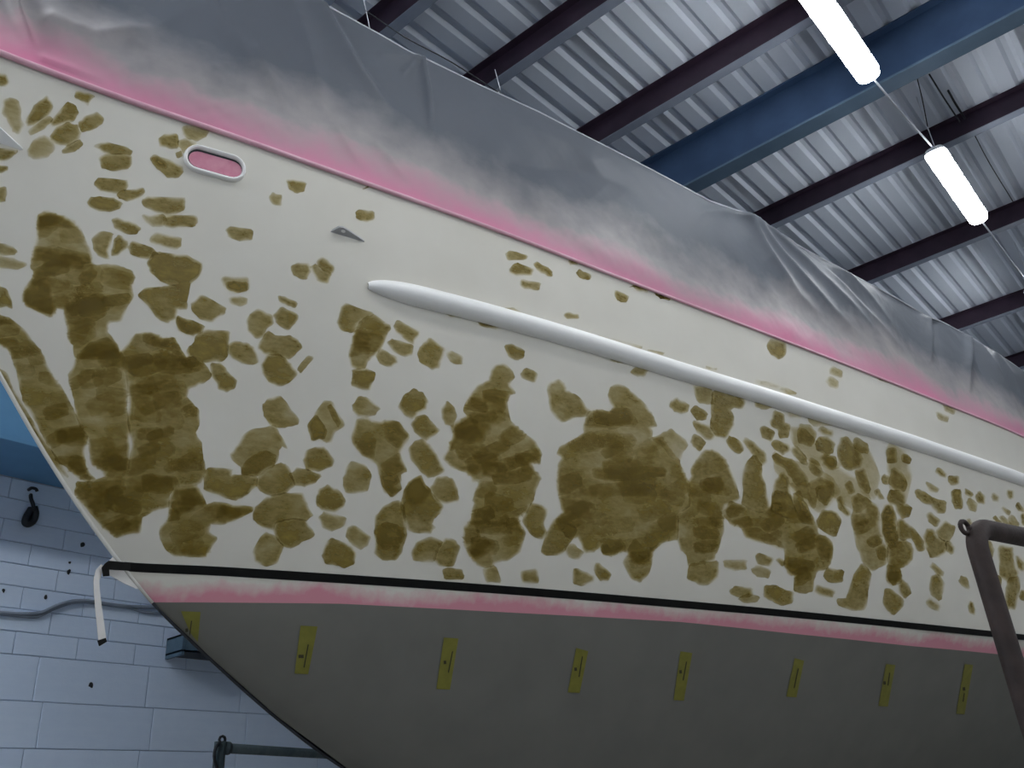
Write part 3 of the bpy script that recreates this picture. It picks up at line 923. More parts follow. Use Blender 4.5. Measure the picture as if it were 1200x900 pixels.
ch = [on_y(px, py, GY - 0.03) for px, py in ((258, 869), (253, 876), (251, 886), (253, 897), (255, 903))]
child(tube('chain', smooth_path(ch, 3), 0.008, M['dark'], None, 6), rl)

# ================================================================== THINGS ON THE WALL
cab = empty('wall_cable', on_y(90, 706, WALL_Y)); tag(cab, 'grey double cable sagging across the block wall', 'cable')
c1 = [(-420, 690), (-220, 704), (-90, 712), (-30, 715), (0, 718), (25, 719.5), (48, 718), (66, 710), (85, 704.5), (105, 704.5), (130, 708.5), (155, 711), (182, 711.5), (230, 713), (300, 720)]
c2 = [(-420, 694), (-220, 707), (-90, 714), (-30, 717), (0, 719.5), (25, 722), (44, 722.5), (62, 714), (84, 706.5), (105, 706), (130, 709.5), (152, 712.5), (168, 717), (190, 719), (240, 722), (300, 728)]
child(tube('cable', smooth_path([on_y(x, y, WALL_Y - 0.022) for x, y in c1], 4), 0.011, M['cable'], None, 8), cab)
child(tube('cable', smooth_path([on_y(x, y, WALL_Y - 0.016) for x, y in c2], 4), 0.009, M['cable'], None, 8), cab)

hk = empty('wall_hook', on_y(37, 598, WALL_Y)); tag(hk, 'black iron hook bracket fixed to the wall under the blue beam', 'hook')
child(tube('arch', smooth_path([on_y(x, y, WALL_Y - d) for x, y, d in ((33.5, 574, 0.01), (37, 572, 0.04), (42, 573, 0.05), (43.5, 576, 0.05))], 4), 0.010, M['dark'], None, 8), hk)
child(tube('shank', smooth_path([on_y(x, y, WALL_Y - d) for x, y, d in ((36, 580, 0.0), (36.5, 585, 0.03), (39, 592, 0.04), (39, 600, 0.05))], 4), [0.012] * 12 + [0.016], M['dark'], None, 8), hk)
hp_ = [on_y(x, y, WALL_Y - 0.04) for x, y in ((39.5, 594), (41.5, 602), (39, 610), (33, 614), (29.5, 612), (31, 606), (34, 601), (37, 596))]
child(tube('hook_body', smooth_path(hp_, 4), 0.022, M['dark'], None, 8), hk)

# blue open box fixed to the wall
bx = empty('wall_box', on_y(212, 748, WALL_Y)); tag(bx, 'dark blue open steel box on the wall just left of the stem', 'box')
zb = on_y(200, 762, WALL_Y - 0.2).z; zt_ = on_y(205, 741, WALL_Y - 0.2).z; xa = on_y(198, 748, WALL_Y - 0.03).x; xb = xa + 0.5
yf = WALL_Y - 0.2
for nm, lo, hi, mt in (('side_plate', (xa, yf, zb - 0.02), (xa + 0.02, WALL_Y - 0.006, zt_), M['box']), ('side_plate', (xb - 0.02, yf, zb), (xb, WALL_Y - 0.006, zt_), M['box']),
                       ('top_plate', (xa, yf, zt_ - 0.015), (xb, WALL_Y - 0.006, zt_), M['box']), ('bottom_plate', (xa, yf, zb), (xb, WALL_Y - 0.006, zb + 0.015), M['dark']),
                       ('front_lip', (xa + 0.02, yf, zb), (xa + 0.11, yf + 0.012, zt_ - 0.01), M['box']),
                       ('inner_panel', (xa + 0.14, yf + 0.03, zb + 0.02), (xb - 0.03, yf + 0.05, zt_ - 0.02), M['lampbody'])):
    bm = bmesh.new(); add_box(bm, lo, hi, 0.002); child(bm_obj(nm, bm, mt), bx)

# holes and chips in the painted blocks
for i, (px, py, r_m, lab) in enumerate(((97, 638, 0.020, 'upper dark chip'), (81, 670, 0.018, 'dark chip above the cable'), (82, 659, 0.010, 'tiny dark chip'), (4.5, 692, 0.014, 'dark chip at the left edge'),
                                        (54, 699, 0.016, 'dark chip over the cable bend'), (107, 803, 0.018, 'lone dark chip low on the wall'))):
    c0 = on_y(px, py, WALL_Y - 0.008); rg = random.Random(i)
    V = [c0]; 
    for k in range(9):
        a = 2 * math.pi * k / 9; q = r_m * rg.uniform(0.6, 1.15)
        V.append(c0 + Vector((q * 0.8 * math.cos(a), 0.004, q * math.sin(a))))
    o = mesh_obj('plaster_chip', V, [(0, 1 + k, 1 + (k + 1) % 9) for k in range(9)], M['dark'])
    child(o, wall)

# ================================================================== OLIVE FILLER SMEARS ON THE HULL
# each line: density | outline as read off the photograph, laid on the hull skin below
SMEARS = [
(0, 0, 1, """
2|0,85 8,87 11,97 8,101 0,100
2.4*|0,368 12,374 28,386 38,400 48,412 56,430 66,445 76,462 84,478 90,490 98,502 103,512 98,530 100,545 104,555 112,560 106,565 92,560 82,552 76,545 66,540 60,525 50,510 44,497 40,490 36,482 28,470 24,455 20,435 14,418 8,408 0,402
2|0,425 8,438 14,455 24,470 34,488 46,508 60,528 74,548 80,560 72,553 50,527 37,506 23,482 9,456 1,440
2.2*|88,420 105,402 125,396 137,405 146,420 150,450 148,480 152,500 152,540 150,555 140,560 125,562 120,552 108,545 104,525 102,510 95,502 90,490 88,470 82,450 80,440 86,430
2.7*|140,415 158,393 176,388 190,397 204,396 212,412 218,420 228,418 240,427 248,440 240,448 222,455 218,465 222,470 232,480 233,500 228,508 236,520 238,540 240,552 236,565 225,570 205,570 198,580 198,593 180,598 166,606 164,625 154,624 136,630 120,618 108,602 88,580 90,565 105,565 120,560 135,560 150,553 155,520 150,495 152,470 148,440
2|412,512 418,492 430,489 444,496 452,493 466,494 476,506 480,512 474,522 468,530 476,552 468,556 470,562 462,570 470,575 458,582 448,568 445,556 442,545 436,540 424,533 414,520
1.6|450,495 466,494 478,510 465,525 452,515
1.3|418,525 430,505 440,515 438,538 424,533
1.3|446,545 468,530 474,550 455,558
1.2|361,498 370,484 380,470 388,471 402,495 403,499 392,506 388,518 382,518 374,514 366,517 362,505
2.4|361,498 370,486 380,500 383,506 380,514 374,513 366,516
1.2|384,477 388,474 399,495 396,500 389,487
2.6|378,652 380,640 389,631 400,635 412,640 417,648 414,660 404,665 394,662 382,660
2|519,668 523,666 541,668 543,678 521,678
1.3|566,666 580,663 587,682 570,681
2|610,670 629,667 631,682 612,683
2.4*|575,436 580,428 590,426 600,434 602,442 597,450 604,461 597,462 594,472 597,494 606,500 616,510 628,518 634,532 633,544 622,543 626,550 634,560 628,572 625,584 622,590 618,600 608,606 610,616 616,624 608,648 596,656 584,658 574,665 560,663 553,656 543,638 544,618 552,608 556,590 554,586 558,576 562,564 554,564 548,554 530,548 520,538 521,534 528,518 532,508 528,500 538,492 548,488 543,480 550,464 560,452 574,446
2.3|612,610 622,590 634,592 642,598 636,612 640,625 634,632 622,625
2.4|634,648 640,626 650,608 668,612 676,622 664,640 658,650 640,650
2.5*|685,494 689,484 700,480 714,483 718,478 716,472 712,464 716,454 724,450 732,453 742,462 750,469 760,480 766,490 769,499 762,501 764,510 763,516 776,512 784,526 796,540 798,548 804,560 808,568 808,592 796,602 794,632 780,634 772,638 764,648 763,664 758,674 750,682 740,678 730,658 738,648 730,646 716,652 706,648 704,640 696,646 686,648 682,640 678,628 668,632 656,620 650,608 660,600 657,592 654,574 652,560 654,548 658,536 653,531 656,524 672,516 684,508
1.2|764,514 774,510 786,503 796,510 806,520 800,530 796,540 786,536 778,524
2.7*|806,566 812,558 810,550 816,540 826,528 834,526 842,532 850,540 858,556 864,576 865,584 856,590 848,592 847,606 846,625 842,640 838,648 836,656 824,660 808,662 806,650 798,644 794,632 796,602 808,592
2.2|871,552 876,542 884,534 892,546 891,556 896,568 898,584 902,598 890,600 878,596 870,590 872,576
2.7*|849,598 856,588 870,593 880,596 900,598 905,590 910,575 925,580 940,592 950,606 956,616 958,626 968,630 975,636 974,656 968,666 958,668 953,676 952,692 940,695 931,692 932,674 924,672 920,660 921,648 919,642 910,638 900,636 890,632 875,630 869,618 860,616 850,606
1.2|872,622 884,619 900,626 914,636 919,644 912,642 900,637 880,632
2|417,249 422,246 437,249 438,258 430,260 419,256
2|430,213 438,213 450,220 446,223 434,219
2.5|336,212 344,210 358,215 356,223 349,227 340,222
1.5|315,231 320,226 330,230 330,240 320,240
2|265,270 270,266 296,270 294,281 282,282 268,277
1.5|-24,299 -28,306 -38,309 -50,305 -53,299 -50,293 -42,289 -33,293
2.1|-47,214 -53,221 -60,222 -73,219 -77,215 -72,209 -61,207 -49,209
2.2|-28,139 -31,146 -36,149 -47,146 -49,139 -48,134 -40,132 -31,133
1.9|-66,172 -72,176 -78,179 -88,175 -93,169 -87,164 -81,163 -72,164
1.7|-56,262 -64,268 -71,269 -85,268 -88,263 -81,258 -71,255 -63,256
1.6|-20,348 -23,357 -29,359 -35,357 -39,348 -36,338 -29,333 -25,339
1.9|-25,252 -29,257 -35,258 -40,256 -41,251 -39,246 -32,245 -28,246
1.7|-93,119 -97,125 -104,126 -113,125 -116,121 -113,114 -105,113 -98,115
2.2|-44,100 -45,105 -52,105 -58,104 -63,101 -58,95 -51,95 -46,95
2.5|-18,205 -19,210 -29,212 -37,208 -40,205 -34,200 -26,199 -19,201
0.7|906,530 925,540 950,545 975,560 984,575 975,590 960,600 945,590 925,570 908,550
0.6|962,545 985,550 1000,560 1015,575 1020,590 1005,600 990,590 975,580
0.7|925,500 945,505 965,530 985,545 975,550 950,540 930,520
0.6|1000,520 1020,530 1030,560 1025,585 1012,580 1002,555
0.7|1040,520 1062,530 1068,560 1060,590 1045,580 1040,550
"""),
(0, 100, 5, """
1.2|20,90 60,75 100,85 120,130 115,180 140,240 110,285 75,270 60,220 40,190 15,170
2.4|160,190 210,115 270,65 285,75 310,125 290,165 200,225 165,240 150,220
1.4|165,270 290,180 310,200 260,250 185,290
2.3|300,210 395,100 445,125 455,165 430,205 340,235 305,235
2.4|465,215 510,180 570,160 605,195 600,225 545,255 485,270 465,240
2.1|295,300 330,250 400,220 455,240 470,280 465,310 400,355 330,340 300,320
2.1|365,380 400,350 465,320 485,345 455,375 400,395 370,400
0.8|160,390 200,320 250,295 300,320 320,370 280,420 200,430 165,410
2.4|445,40 465,33 555,65 530,85 515,115 490,95 440,70
2|550,355 610,338 660,345 740,365 775,390 765,405 690,400 610,395 585,375
2.1|575,430 620,405 700,405 770,415 765,460 745,490 650,498 600,480
1.5|885,425 905,410 1000,445 1065,480 1075,505 1040,540 990,540 940,500 895,460
2|895,430 920,415 985,460 975,490 920,470
2|930,320 960,290 1030,285 1045,300 1040,365 990,365 940,355
1.4|1065,250 1100,235 1190,250 1225,270 1200,300 1150,330 1090,300 1070,280
1.1|1040,330 1100,310 1150,340 1110,400 1080,400 1060,370
1.6|1030,400 1060,390 1065,415 1040,425
2.2|555,570 580,545 740,555 750,590 730,615 660,635 590,615 560,590
2.2|685,640 720,618 780,615 840,605 850,625 800,665 740,675 700,660
2.1|510,685 540,660 660,660 715,690 700,720 640,738 570,735 530,710
2.4|835,670 870,655 1080,660 1080,715 1050,745 970,760 900,740 840,705
1.7|835,765 960,760 970,785 960,825 890,825 850,790
2.1|960,770 1150,765 1155,795 1140,825 1000,835 960,820
2.2|655,790 690,780 790,810 825,840 800,870 740,870 670,830
2.6|0,370 60,375 110,385 60,420 30,440 0,438
2.4|0,470 45,475 40,495 10,510 0,510
2|0,605 35,600 40,620 25,680 0,690
"""),
(0, 240, 5, """
2.1*|225,70 260,38 300,45 370,65 440,100 470,140 500,210 530,270 540,340 560,360 620,350 700,360 760,385 790,420 770,470 780,540 740,600 710,680 640,690 625,740 690,830 700,900 440,900 430,820 395,780 400,720 375,660 380,610 330,600 325,640 290,655 240,630 150,590 130,540 145,490 190,430 200,390 180,360 195,260 220,190 215,120
1.7|230,70 300,50 400,85 460,140 400,150 330,120 250,120
1.4|230,300 330,250 430,270 520,290 530,340 400,350 260,360
1.5|140,520 200,450 290,470 310,560 300,640 220,620 145,580
1.4|460,420 540,370 570,400 520,460 480,480
1.4|380,600 450,540 560,530 620,570 620,640 560,680 430,700 385,660
1.3|440,700 520,660 560,700 500,750 440,745
2.3|540,200 580,160 660,165 650,220 630,290 640,320 580,300 545,250
2.3|670,215 690,180 740,210 745,250 690,290 655,300
2.7|750,250 780,215 890,255 930,290 860,320 770,290
2.8|865,340 900,280 950,285 1090,295 1190,350 1165,415 1110,465 1050,475 950,450 880,390
2.5|810,530 850,490 940,485 1000,475 1110,455 1095,560 1095,610 1035,610 1030,660 980,690 920,660 870,590
1.9|1040,650 1100,685 1180,720 1170,755 1100,760 1050,730 1030,690
2|880,200 910,165 1060,195 1060,240 1030,262 920,235 885,215
1.3|0,225 60,240 100,270 80,290 0,295
1.1|0,300 90,320 160,350 110,375 40,370 0,355
2.5|0,455 30,490 60,545 70,605 40,590 0,625
"""),
(60, 560, 5, """
2.6*|690,240 640,290 635,350 680,420 720,455 800,460 905,465 930,420 970,350 920,320 930,270 1000,275 1110,230 1180,190 1180,170 1060,160 960,140 910,165 880,80 850,40 720,60 690,150
"""),
(200, 320, 5, """
1.1|300,40 320,20 455,28 455,95 400,115 345,105 310,70
2.3|325,60 360,50 450,60 445,100 390,113 335,95
1.5|340,150 380,135 445,150 445,180 400,195 350,175
1.9|120,180 175,130 250,165 320,205 315,235 240,285 180,270 125,215
2|30,260 90,270 200,310 180,350 130,365 70,345 35,300
2.7|150,370 210,335 345,345 335,400 330,490 300,515 200,520 100,490 95,450 140,410
2.3|335,420 380,400 450,415 490,440 515,520 480,535 420,525 370,500 340,470
2.2|235,530 290,530 330,580 385,630 375,670 330,695 280,680 270,640 240,600
1.7|440,290 470,240 510,210 590,250 600,290 560,330 540,370 500,380 450,340
2.6|605,250 650,200 750,250 725,300 680,330 620,290
2.2|530,400 570,340 610,370 700,370 740,390 770,435 740,460 700,500 620,480 550,470 510,440
2.2|530,530 570,480 640,475 690,520 720,560 745,590 690,640 630,665 570,630 535,580
1.5|745,560 805,485 835,495 780,560 760,585
2.2|630,140 660,138 740,175 730,200 690,190 640,165
1.8|540,775 570,740 640,720 680,770 750,860 740,885 660,905 590,890 550,840
"""),
(200, 160, 5, """
2|705,770 740,745 800,745 825,770 800,830 770,835 720,810
2.3|860,735 885,705 960,765 945,800 900,790 870,760
1.7|820,760 850,750 940,805 920,860 880,855 840,810
"""),
(400, 340, 5, """
1.9|0,110 25,80 190,140 150,170 90,200 60,250 0,230 -25,190
2.7*|65,310 80,230 130,170 190,145 290,215 240,320 215,360 190,385 150,420 140,455 90,460 60,450 45,410 50,350
2.5|65,470 140,460 200,490 180,540 170,585 130,580 100,570 60,560 70,510
1.8|310,215 325,178 470,250 430,290 420,315 350,270 315,240
2.1|270,305 300,290 420,325 410,380 370,388 310,360
2.1|205,380 230,345 320,390 330,425 290,450 230,430
1.6|450,370 465,330 515,280 610,345 590,400 570,455 540,465 460,420
1.8|615,370 640,358 710,390 705,435 640,420
2.6|955,325 1000,318 1070,355 1060,400 1020,412 975,375
2.2|1050,495 1075,458 1150,490 1130,540 1060,515
2.1|335,690 360,630 420,580 470,600 505,650 490,700 450,720 415,755 370,730
2|410,790 440,745 490,730 530,780 575,820 530,860 495,880 430,830
2.5|590,690 620,655 660,690 672,740 650,800 610,780 592,750
1.6|65,680 100,625 150,630 225,690 195,730 150,745 95,735 70,705
1.5|600,125 700,145 690,160 640,158
1.5|795,180 930,210 900,228 830,210
"""),
(400, 500, 5, """
2|230,290 260,265 320,280 355,360 330,380 300,410 250,380
1.8|15,300 30,240 65,205 140,225 175,285 155,370 110,390 30,385 10,340
2.2|395,130 430,90 470,75 520,110 610,260 560,285 510,300 470,260 410,190
2.1|365,380 400,320 460,285 490,340 530,390 600,470 570,510 540,540 525,570 550,590 520,620 450,625 390,600 370,540 350,470
1.4|370,380 400,320 460,285 490,340 520,380 480,450 420,470 380,440
1.9|525,360 560,300 600,290 650,305 680,370 683,435 610,450 560,430
2.5|195,620 200,530 250,470 330,430 370,470 370,560 380,640 350,740 320,780 240,775 195,740 205,680
1.6|215,600 260,560 330,580 370,640 330,720 240,720 210,680
2.1|410,740 440,680 520,645 590,670 560,740 540,790 470,790 420,775
2.2|540,780 570,700 610,650 650,660 695,700 670,770 655,815 580,815
1.7|30,640 40,590 75,580 110,600 170,650 150,690 120,718 60,690
"""),
(200, 480, 5, """
1.6|350,265 380,230 420,160 470,120 560,105 605,90 640,150 685,225 650,210 630,240 625,300 590,330 510,390 420,380 410,330 370,300
1.5|415,380 430,310 500,260 560,245 620,270 600,330 520,370 450,400
2.2|510,400 560,350 640,315 690,330 715,400 725,450 660,490 600,505 530,480 500,440
2.1|700,380 740,345 800,355 880,385 850,420 790,450 730,440
2.6|780,300 790,240 850,220 900,222 955,295 940,330 870,360 800,350
2.6|195,400 220,340 360,350 350,390 420,385 510,400 500,450 420,510 380,530 320,515 200,470
2.2|485,600 510,560 570,510 660,490 770,490 800,560 830,620 790,650 700,640 620,660 590,705 540,690 490,650
2.5|605,700 620,660 700,640 790,645 845,740 770,770 710,812 650,790 615,740
1.7|485,830 520,760 560,720 610,740 660,800 640,850 620,900 560,915 490,890
2.5|855,530 870,470 920,445 980,470 1025,535 1010,570 960,600 890,590 860,560
1.6|870,630 900,600 1030,635 1010,680 950,710 890,690
"""),
(620, 420, 5, """
1.7|105,190 120,140 170,125 205,150 215,190 270,215 310,250 340,290 355,310 330,340 260,345 210,375 170,360 125,300 120,240
"""),
(620, 560, 5, """
1.2|215,400 260,390 320,440 290,475 240,465 215,435
1.8|420,400 460,370 520,360 548,400 530,430 480,435 430,440
2.1|255,570 270,530 320,545 380,580 370,610 310,628 260,615
2.3|380,545 395,498 480,565 465,600 420,598
1.6|580,420 620,360 660,400 680,470 640,510 600,490
1.7|930,590 945,510 1000,500 1105,490 1105,580 1060,615 1000,625 970,600
"""),
(780, 440, 5, """
2.2|25,175 60,128 130,170 130,205 100,222 50,205
2.1|150,205 175,178 240,225 230,258 180,255
1.6|165,60 265,85 270,110 275,165 230,160 190,150 170,90
2.5|275,110 290,90 380,110 400,130 440,125 465,155 445,190 400,185 370,200 395,240 395,290 350,365 300,355 265,300 275,210 270,165
2|160,270 220,280 260,310 290,345 270,375 230,370 190,330
2.2|150,390 165,350 195,360 230,400 200,435 165,415
2.3|360,380 375,358 430,385 455,430 430,455 380,425
2|455,385 465,368 520,400 560,440 585,460 590,505 570,520 540,500 500,440
2.3|555,320 570,298 635,335 620,385 570,360
2.2|615,270 635,210 690,230 690,280 725,290 715,360 670,365 660,310 625,295
1.1|525,140 620,150 620,180 580,195 530,180
0.6|710,205 800,215 790,250 720,245
0.9|840,240 1000,270 990,290 870,290 840,265
1.8|775,350 790,285 850,300 880,335 865,390 850,415 780,385
2|895,320 910,303 980,330 975,360 920,345
2.5|880,400 900,365 960,368 985,400 975,450 940,468 890,435
2.3|625,400 645,382 720,410 725,440 690,460 640,430
2.1|735,430 760,418 810,470 830,520 800,510 760,475
2.2|625,470 650,460 690,485 740,495 780,540 820,590 840,640 820,660 770,640 740,600 700,540 650,510
2.1|830,520 845,485 890,510 920,570 900,590 860,570
2.2|905,480 920,465 1000,485 1000,530 970,545 930,515
2.5|1010,420 1030,370 1060,360 1100,420 1150,480 1145,530 1080,555 1030,530 1015,480
2.1|1100,385 1120,368 1180,410 1185,450 1150,450 1115,425
2.6|640,620 690,565 720,620 730,720 760,800 770,830 700,830 620,790 630,700
2.3|750,700 780,680 810,740 850,820 870,870 800,860 760,780
2.5|880,680 890,650 980,650 985,700 935,755 900,730
1.2|830,640 900,600 980,630 985,650 890,660 880,720 870,780 840,740
1.9|1055,640 1080,620 1105,680 1080,695
2|1110,560 1160,545 1195,660 1185,690 1140,650
2.1|1005,730 1025,710 1080,810 1065,825 1020,780
2.5|890,850 920,790 1000,800 1025,850 990,945 900,890
1.3|730,640 770,640 830,660 850,740 800,700
"""),
(820, 560, 5, """
2.1*|890,120 930,95 1000,140 1040,170 1050,240 1060,330 1070,380 1100,420 1090,500 1050,520 1010,545 960,500 940,440 920,400 910,330 890,240 905,180
2.3|1070,200 1100,160 1140,200 1150,300 1160,400 1110,420 1080,340
1.7|140,490 270,485 265,530 200,540 155,520
1.9|325,460 345,448 430,475 415,510 350,500
1.9|305,540 330,518 410,540 405,580 340,575
1.8|180,660 200,640 305,650 300,690 230,695 190,680
1.3|230,705 290,685 345,700 330,725 250,725
2|375,690 385,632 450,640 490,660 545,675 540,730 480,745 420,715
1.9|675,660 690,630 790,660 770,695 700,685
2.4|730,570 745,532 840,545 830,605 780,612 740,590
2|450,480 470,470 495,500 480,510
1.9|910,560 950,500 1000,560 990,620 980,650 970,760 940,775 870,765 810,740 810,715 860,710 880,660
2.5|1075,740 1090,650 1130,660 1190,720 1190,740 1140,800 1110,780
2.5|1100,590 1110,520 1160,520 1180,580 1140,625
2.4|1025,80 1045,70 1075,120 1055,125
1.6|690,340 740,345 775,390 770,470 720,480 690,420
"""),
(980, 480, 5.4545, """
2.5|325,330 330,255 375,250 385,330 350,338
2.4|418,300 430,285 475,312 465,342 425,325
2|340,470 360,375 420,405 450,480 430,518 380,510
2|295,440 305,415 335,430 330,475 300,470
2.5|330,560 345,515 400,525 440,545 430,600 480,630 460,680 420,690 390,650 380,610 340,590
2.3|290,680 310,610 345,605 370,680 375,780 390,830 330,850 300,800
2|575,465 590,470 650,510 640,530 600,520
2.3|645,400 650,378 705,410 700,435 665,425
2.3|720,430 775,425 780,470 740,478 722,460
2.1|505,525 520,512 580,545 610,570 695,590 690,650 655,662 630,640 610,605 560,590 515,555
2.5|735,530 750,515 790,520 805,620 765,633 745,590
2.1|825,535 830,505 872,540 860,560
1.5|838,590 850,570 895,600 890,650 850,635
2.2|895,560 910,525 945,555 945,600 905,590
2|995,560 1000,535 1040,555 1035,590 1010,585
2|1090,530 1095,512 1130,520 1130,560 1110,570
1.8|1055,630 1070,622 1105,655 1100,670
1.9|1150,610 1160,600 1195,630 1195,650 1160,635
1.8|1005,690 1015,683 1065,740 1050,745
1.8|1050,690 1065,682 1120,735 1100,745
1.7|1105,690 1130,685 1165,730 1150,755 1120,735
1.8|1185,670 1198,665 1198,740 1190,720
2|580,670 600,660 660,710 640,745 590,715
1.3|830,705 850,705 870,735 850,745
"""),
(1020, 600, 6.6667, """
2|520,150 580,75 655,120 635,190 590,230 540,200
2.1|415,200 440,140 490,135 520,200 580,230 585,310 540,350 480,350 440,290
2.3|590,250 605,230 660,280 640,325 600,300
2|470,430 490,400 565,470 560,495 500,460
2.2|465,600 480,510 520,490 580,560 540,685 480,650
1.6|445,700 465,672 550,740 530,772 460,735
2.5*|140,270 200,205 240,215 310,250 330,300 325,370 280,410 230,440 235,500 240,545 180,575 130,540 130,440 145,410
2.5|210,120 220,60 260,55 300,110 350,150 410,240 415,295 375,305 345,240 320,190 260,220 220,190
2.4|220,570 250,535 290,570 312,630 270,668 235,630
2.2|880,290 895,240 930,235 960,300 945,350 910,345
1.9|850,330 870,330 905,395 875,400 855,370
1.9|1000,290 1020,265 1110,285 1110,350 1125,430 1160,470 1150,520 1080,550 1020,510 1010,400
2|1135,380 1145,335 1195,410 1190,460 1150,440
2.1|930,600 945,510 990,495 1020,520 1010,640 950,635
2.1|1060,600 1090,520 1160,510 1160,600 1130,750 1070,750 1055,680
2|950,690 960,665 1030,680 1025,770 980,770
2|695,540 710,505 740,515 770,600 730,580
2|765,740 775,695 800,710 815,795 780,785
2|1030,880 1050,865 1100,880 1095,905 1040,915
1.9|1170,650 1180,620 1198,625 1198,690 1175,680
"""),
(560, 260, 4, """
2|130,150 150,138 235,160 220,175 140,175
2.5|150,220 175,195 260,220 250,250 170,250 155,240
2.2|262,195 275,188 350,235 345,255 290,235
2|198,295 205,270 295,290 285,315 220,312
1.6|318,100 365,112 360,125 325,122
2.4|425,185 435,160 470,180 465,200 435,198
2.4|465,240 475,225 525,250 520,270 480,262
1.1|545,180 610,198 600,206 565,198
1.1|670,228 740,245 725,255 690,245
2.4|640,345 645,322 705,350 695,376 660,368
2.4|730,305 740,287 797,312 790,330 745,320
2.4|835,335 845,315 902,340 895,365 855,355
1.2|968,340 985,337 1028,357 1015,366 980,358
1.8|405,440 415,427 470,437 468,452 420,453
2|715,700 730,690 800,670 830,682 790,700 780,722 730,718
1.6|620,630 690,640 700,655 660,660 625,648
1.5|0,465 100,485 60,500 10,482
0.9|115,408 160,405 215,432 150,420
1.4|555,535 630,548 770,585 760,592 640,560
1.2|790,597 870,615 860,620
1.2|1065,680 1120,690 1115,695
"""),
(880, 380, 3.75, """
2.4|72,90 90,68 150,85 152,125 125,150 90,130
1.1|345,195 365,190 400,212 395,232 350,215
1.1|332,250 345,232 382,250 378,280 350,272
1.1|560,235 565,213 615,235 610,255 575,250
0.8|630,225 680,245 660,250
1.2|815,385 865,405 860,428 825,412
1.1|848,355 895,375 890,392 855,378
0.8|850,318 905,342 890,348
2|815,570 855,575 845,588
2.6|895,600 930,588 1020,615 1025,632 960,630 920,615
2.3|1030,645 1080,650 1090,665 1050,660
1.4|10,247 100,265 185,298 200,305 170,303 90,272
"""),
]
def inside(p, poly):
    c = False; j = len(poly) - 1
    for i in range(len(poly)):
        (xi, yi), (xj, yj) = poly[i], poly[j]
        if (yi > p[1]) != (yj > p[1]) and p[0] < (xj - xi) * (p[1] - yi) / (yj - yi + 1e-12) + xi: c = not c
        j = i
    return c
GROW = 1.0
def soften(poly, seed, jit):
    """cut the traced corners once, then roughen the outline like a dragged spatula edge"""
    n = len(poly); out = []
    for i in range(n):
        a, b_ = poly[i], poly[(i + 1) % n]
        for t in (0.08, 0.36, 0.64, 0.92): out.append((a[0] + (b_[0] - a[0]) * t, a[1] + (b_[1] - a[1]) * t))
    sgn = 1.0 if sum(poly[i - 1][0] * poly[i][1] - poly[i][0] * poly[i - 1][1] for i in range(n)) > 0 else -1.0
    grown = []; gr = GROW + (0.5 if poly[0][0] > 780 else 0.0)
    for i in range(len(out)):
        a, b_ = Vector(out[i - 1]), Vector(out[(i + 1) % len(out)]); t = (b_ - a)
        t = t.normalized() if t.length > 1e-6 else Vector((0, 0))
        grown.append((out[i][0] + sgn * t.y * gr, out[i][1] - sgn * t.x * gr))
    out = grown; res = []
    for k, (x, y) in enumerate(out):
        v = noise.noise_vector(Vector((x * 0.21, y * 0.21, seed))) + 0.5 * noise.noise_vector(Vector((x * 0.7, y * 0.7, seed)))
        res.append((x + v.x * jit, y + v.y * jit))
    return res
def edge_d(p, poly):
    return seg_dist(p, poly + [poly[0]])
LAYER = [0]
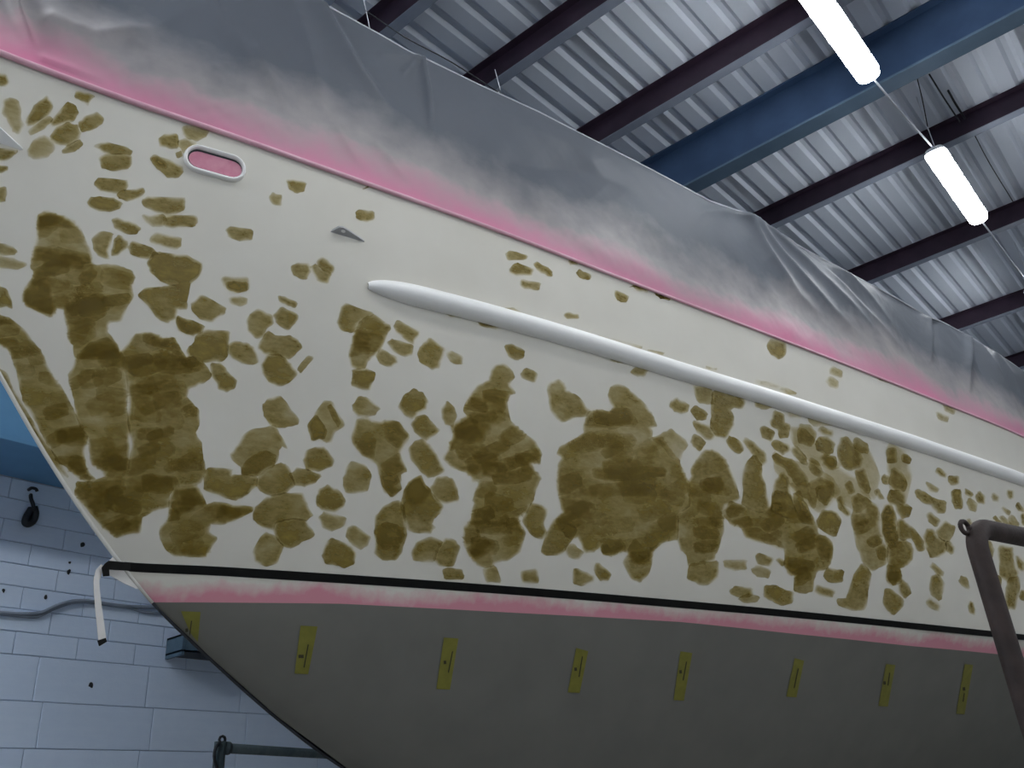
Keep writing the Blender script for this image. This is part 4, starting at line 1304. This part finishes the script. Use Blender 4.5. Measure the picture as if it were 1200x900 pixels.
def smear(name, poly, dens, seed, parent, clip=None, step=4.0, jit=1.3, feather=4.2):
    poly = soften(poly, seed, jit)
    xs = [p[0] for p in poly]; ys = [p[1] for p in poly]
    w, h = max(xs) - min(xs), max(ys) - min(ys)
    feather = min(feather, 0.3 * min(w, h) + 0.2)
    st = min(step, max(1.6, min(w, h) / 4))
    pts = [Vector(p) for p in poly]; n0 = len(pts)
    y = min(ys)
    while y <= max(ys):
        x = min(xs)
        while x <= max(xs):
            q = (x + 0.7 * noise.noise(Vector((x, y, seed))), y)
            if inside(q, poly) and edge_d(q, poly) > 0.45 * st: pts.append(Vector(q))
            x += st
        y += st
    # a ring just inside the edge carries the feathering
    cen = (sum(xs) / n0, sum(ys) / n0)
    ring = []
    for i in range(n0):
        a, b_ = pts[i - 1], pts[(i + 1) % n0]; t = (b_ - a)
        if t.length < 1e-6: continue
        nn = Vector((-t.y, t.x)).normalized()
        for s in (1, -1):
            q = pts[i] + nn * s * feather
            if inside((q.x, q.y), poly) and edge_d((q.x, q.y), poly) > feather * 0.6: ring.append(q)
    pts += ring
    r = delaunay_2d_cdt(pts, [(i, (i + 1) % n0) for i in range(n0)], [], 1, 1e-4)
    P2, F2 = r[0], r[2]
    if clip:
        F2 = [f for f in F2 if inside((sum(P2[i].x for i in f) / len(f), sum(P2[i].y for i in f) / len(f)), clip)]
    if not F2: return None
    used = sorted({i for f in F2 for i in f}); mp = {u_: k for k, u_ in enumerate(used)}
    LAYER[0] += 1
    off = 0.0006 + (LAYER[0] % 10) * 0.00008
    V, C = [], []
    for i in used:
        p = P2[i]; V.append(hit(p.x, p.y, off)[0])
        d = edge_d((p.x, p.y), poly)
        e = min(1, d / feather); sharp = 0.48 + 1.0 * noise.noise(Vector((p.x * 0.06, p.y * 0.06, seed + 5)))
        c_ = max(0.0, min(1, sharp)) * (1 - e) + e
        if clip: c_ *= min(1.0, 0.25 + edge_d((p.x, p.y), clip) / 4.0)
        big_n = 0.92 + 0.3 * noise.noise(Vector((p.x * 0.035, p.y * 0.06, seed * 1.7)))
        C.append(c_ * max(0.35, big_n))
    o = mesh_obj(name, V, [tuple(mp[i] for i in f) for f in F2], M['putty'], None, True)
    for nm, vals in (('putty_cover', C), ('putty_amount', [dens] * len(V))):
        a = o.data.attributes.new(nm, 'FLOAT', 'POINT'); a.data.foreach_set('value', vals)
    if parent is boat: child(o, boat)
    else: o.parent = parent
    return o
def alpha(d): return {True: 0.28 + 0.245 * d}[True]
nsm = 0
for ox, oy, sc, text in SMEARS:
    for line in text.strip().split('\n'):
        d, pts = line.split('|'); star = d.endswith('*'); d = float(d.rstrip('*'))
        poly = [tuple(float(c_) for c_ in p.split(',')) for p in pts.split()]
        poly = [(ox + x / sc, oy + y / sc) for x, y in poly]
        poly = [(x if x > 0.6 else x - 13 - 9 * math.sin(y * 0.37), y) for x, y in poly]     # smears cut by the picture edge go on beyond it
        nsm += 1
        base = smear('putty_smear', poly, alpha(d) * (0.82 if star else 1.0), nsm * 3.1, boat)
        if star and base:
            xs = [p[0] for p in poly]; ys = [p[1] for p in poly]
            area = 0.5 * abs(sum(poly[i][0] * poly[i - 1][1] - poly[i - 1][0] * poly[i][1] for i in range(len(poly))))
            rg = random.Random(nsm); cnt = 0; want = max(3, int(area / 420)); tries = 0
            per = 0.75 if sum(xs) / len(xs) > 800 else 1.0
            while cnt < want and tries < 400:
                tries += 1
                c0 = (rg.uniform(min(xs), max(xs)), rg.uniform(min(ys), max(ys)))
                if not inside(c0, poly): continue
                L, Wd = rg.uniform(13, 24) * per, rg.uniform(6, 11) * per
                a = math.radians(rg.uniform(-35, 15)); ca, sa = math.cos(a), math.sin(a)
                quad = [(-L, -Wd * .7), (-L * .6, -Wd), (L * .8, -Wd * .9), (L, 0), (L * .85, Wd * .8), (-L * .2, Wd), (-L * .9, Wd * .7)]
                quad = [(c0[0] + x * ca - y * sa, c0[1] + x * sa + y * ca) for x, y in quad]
                if smear('putty_stroke', quad, rg.uniform(0.22, 0.62), rg.uniform(0, 90), base, poly, 5.0, 1.0, 3.0): cnt += 1
print('smears', nsm)
SC.cycles.transparent_max_bounces = 24
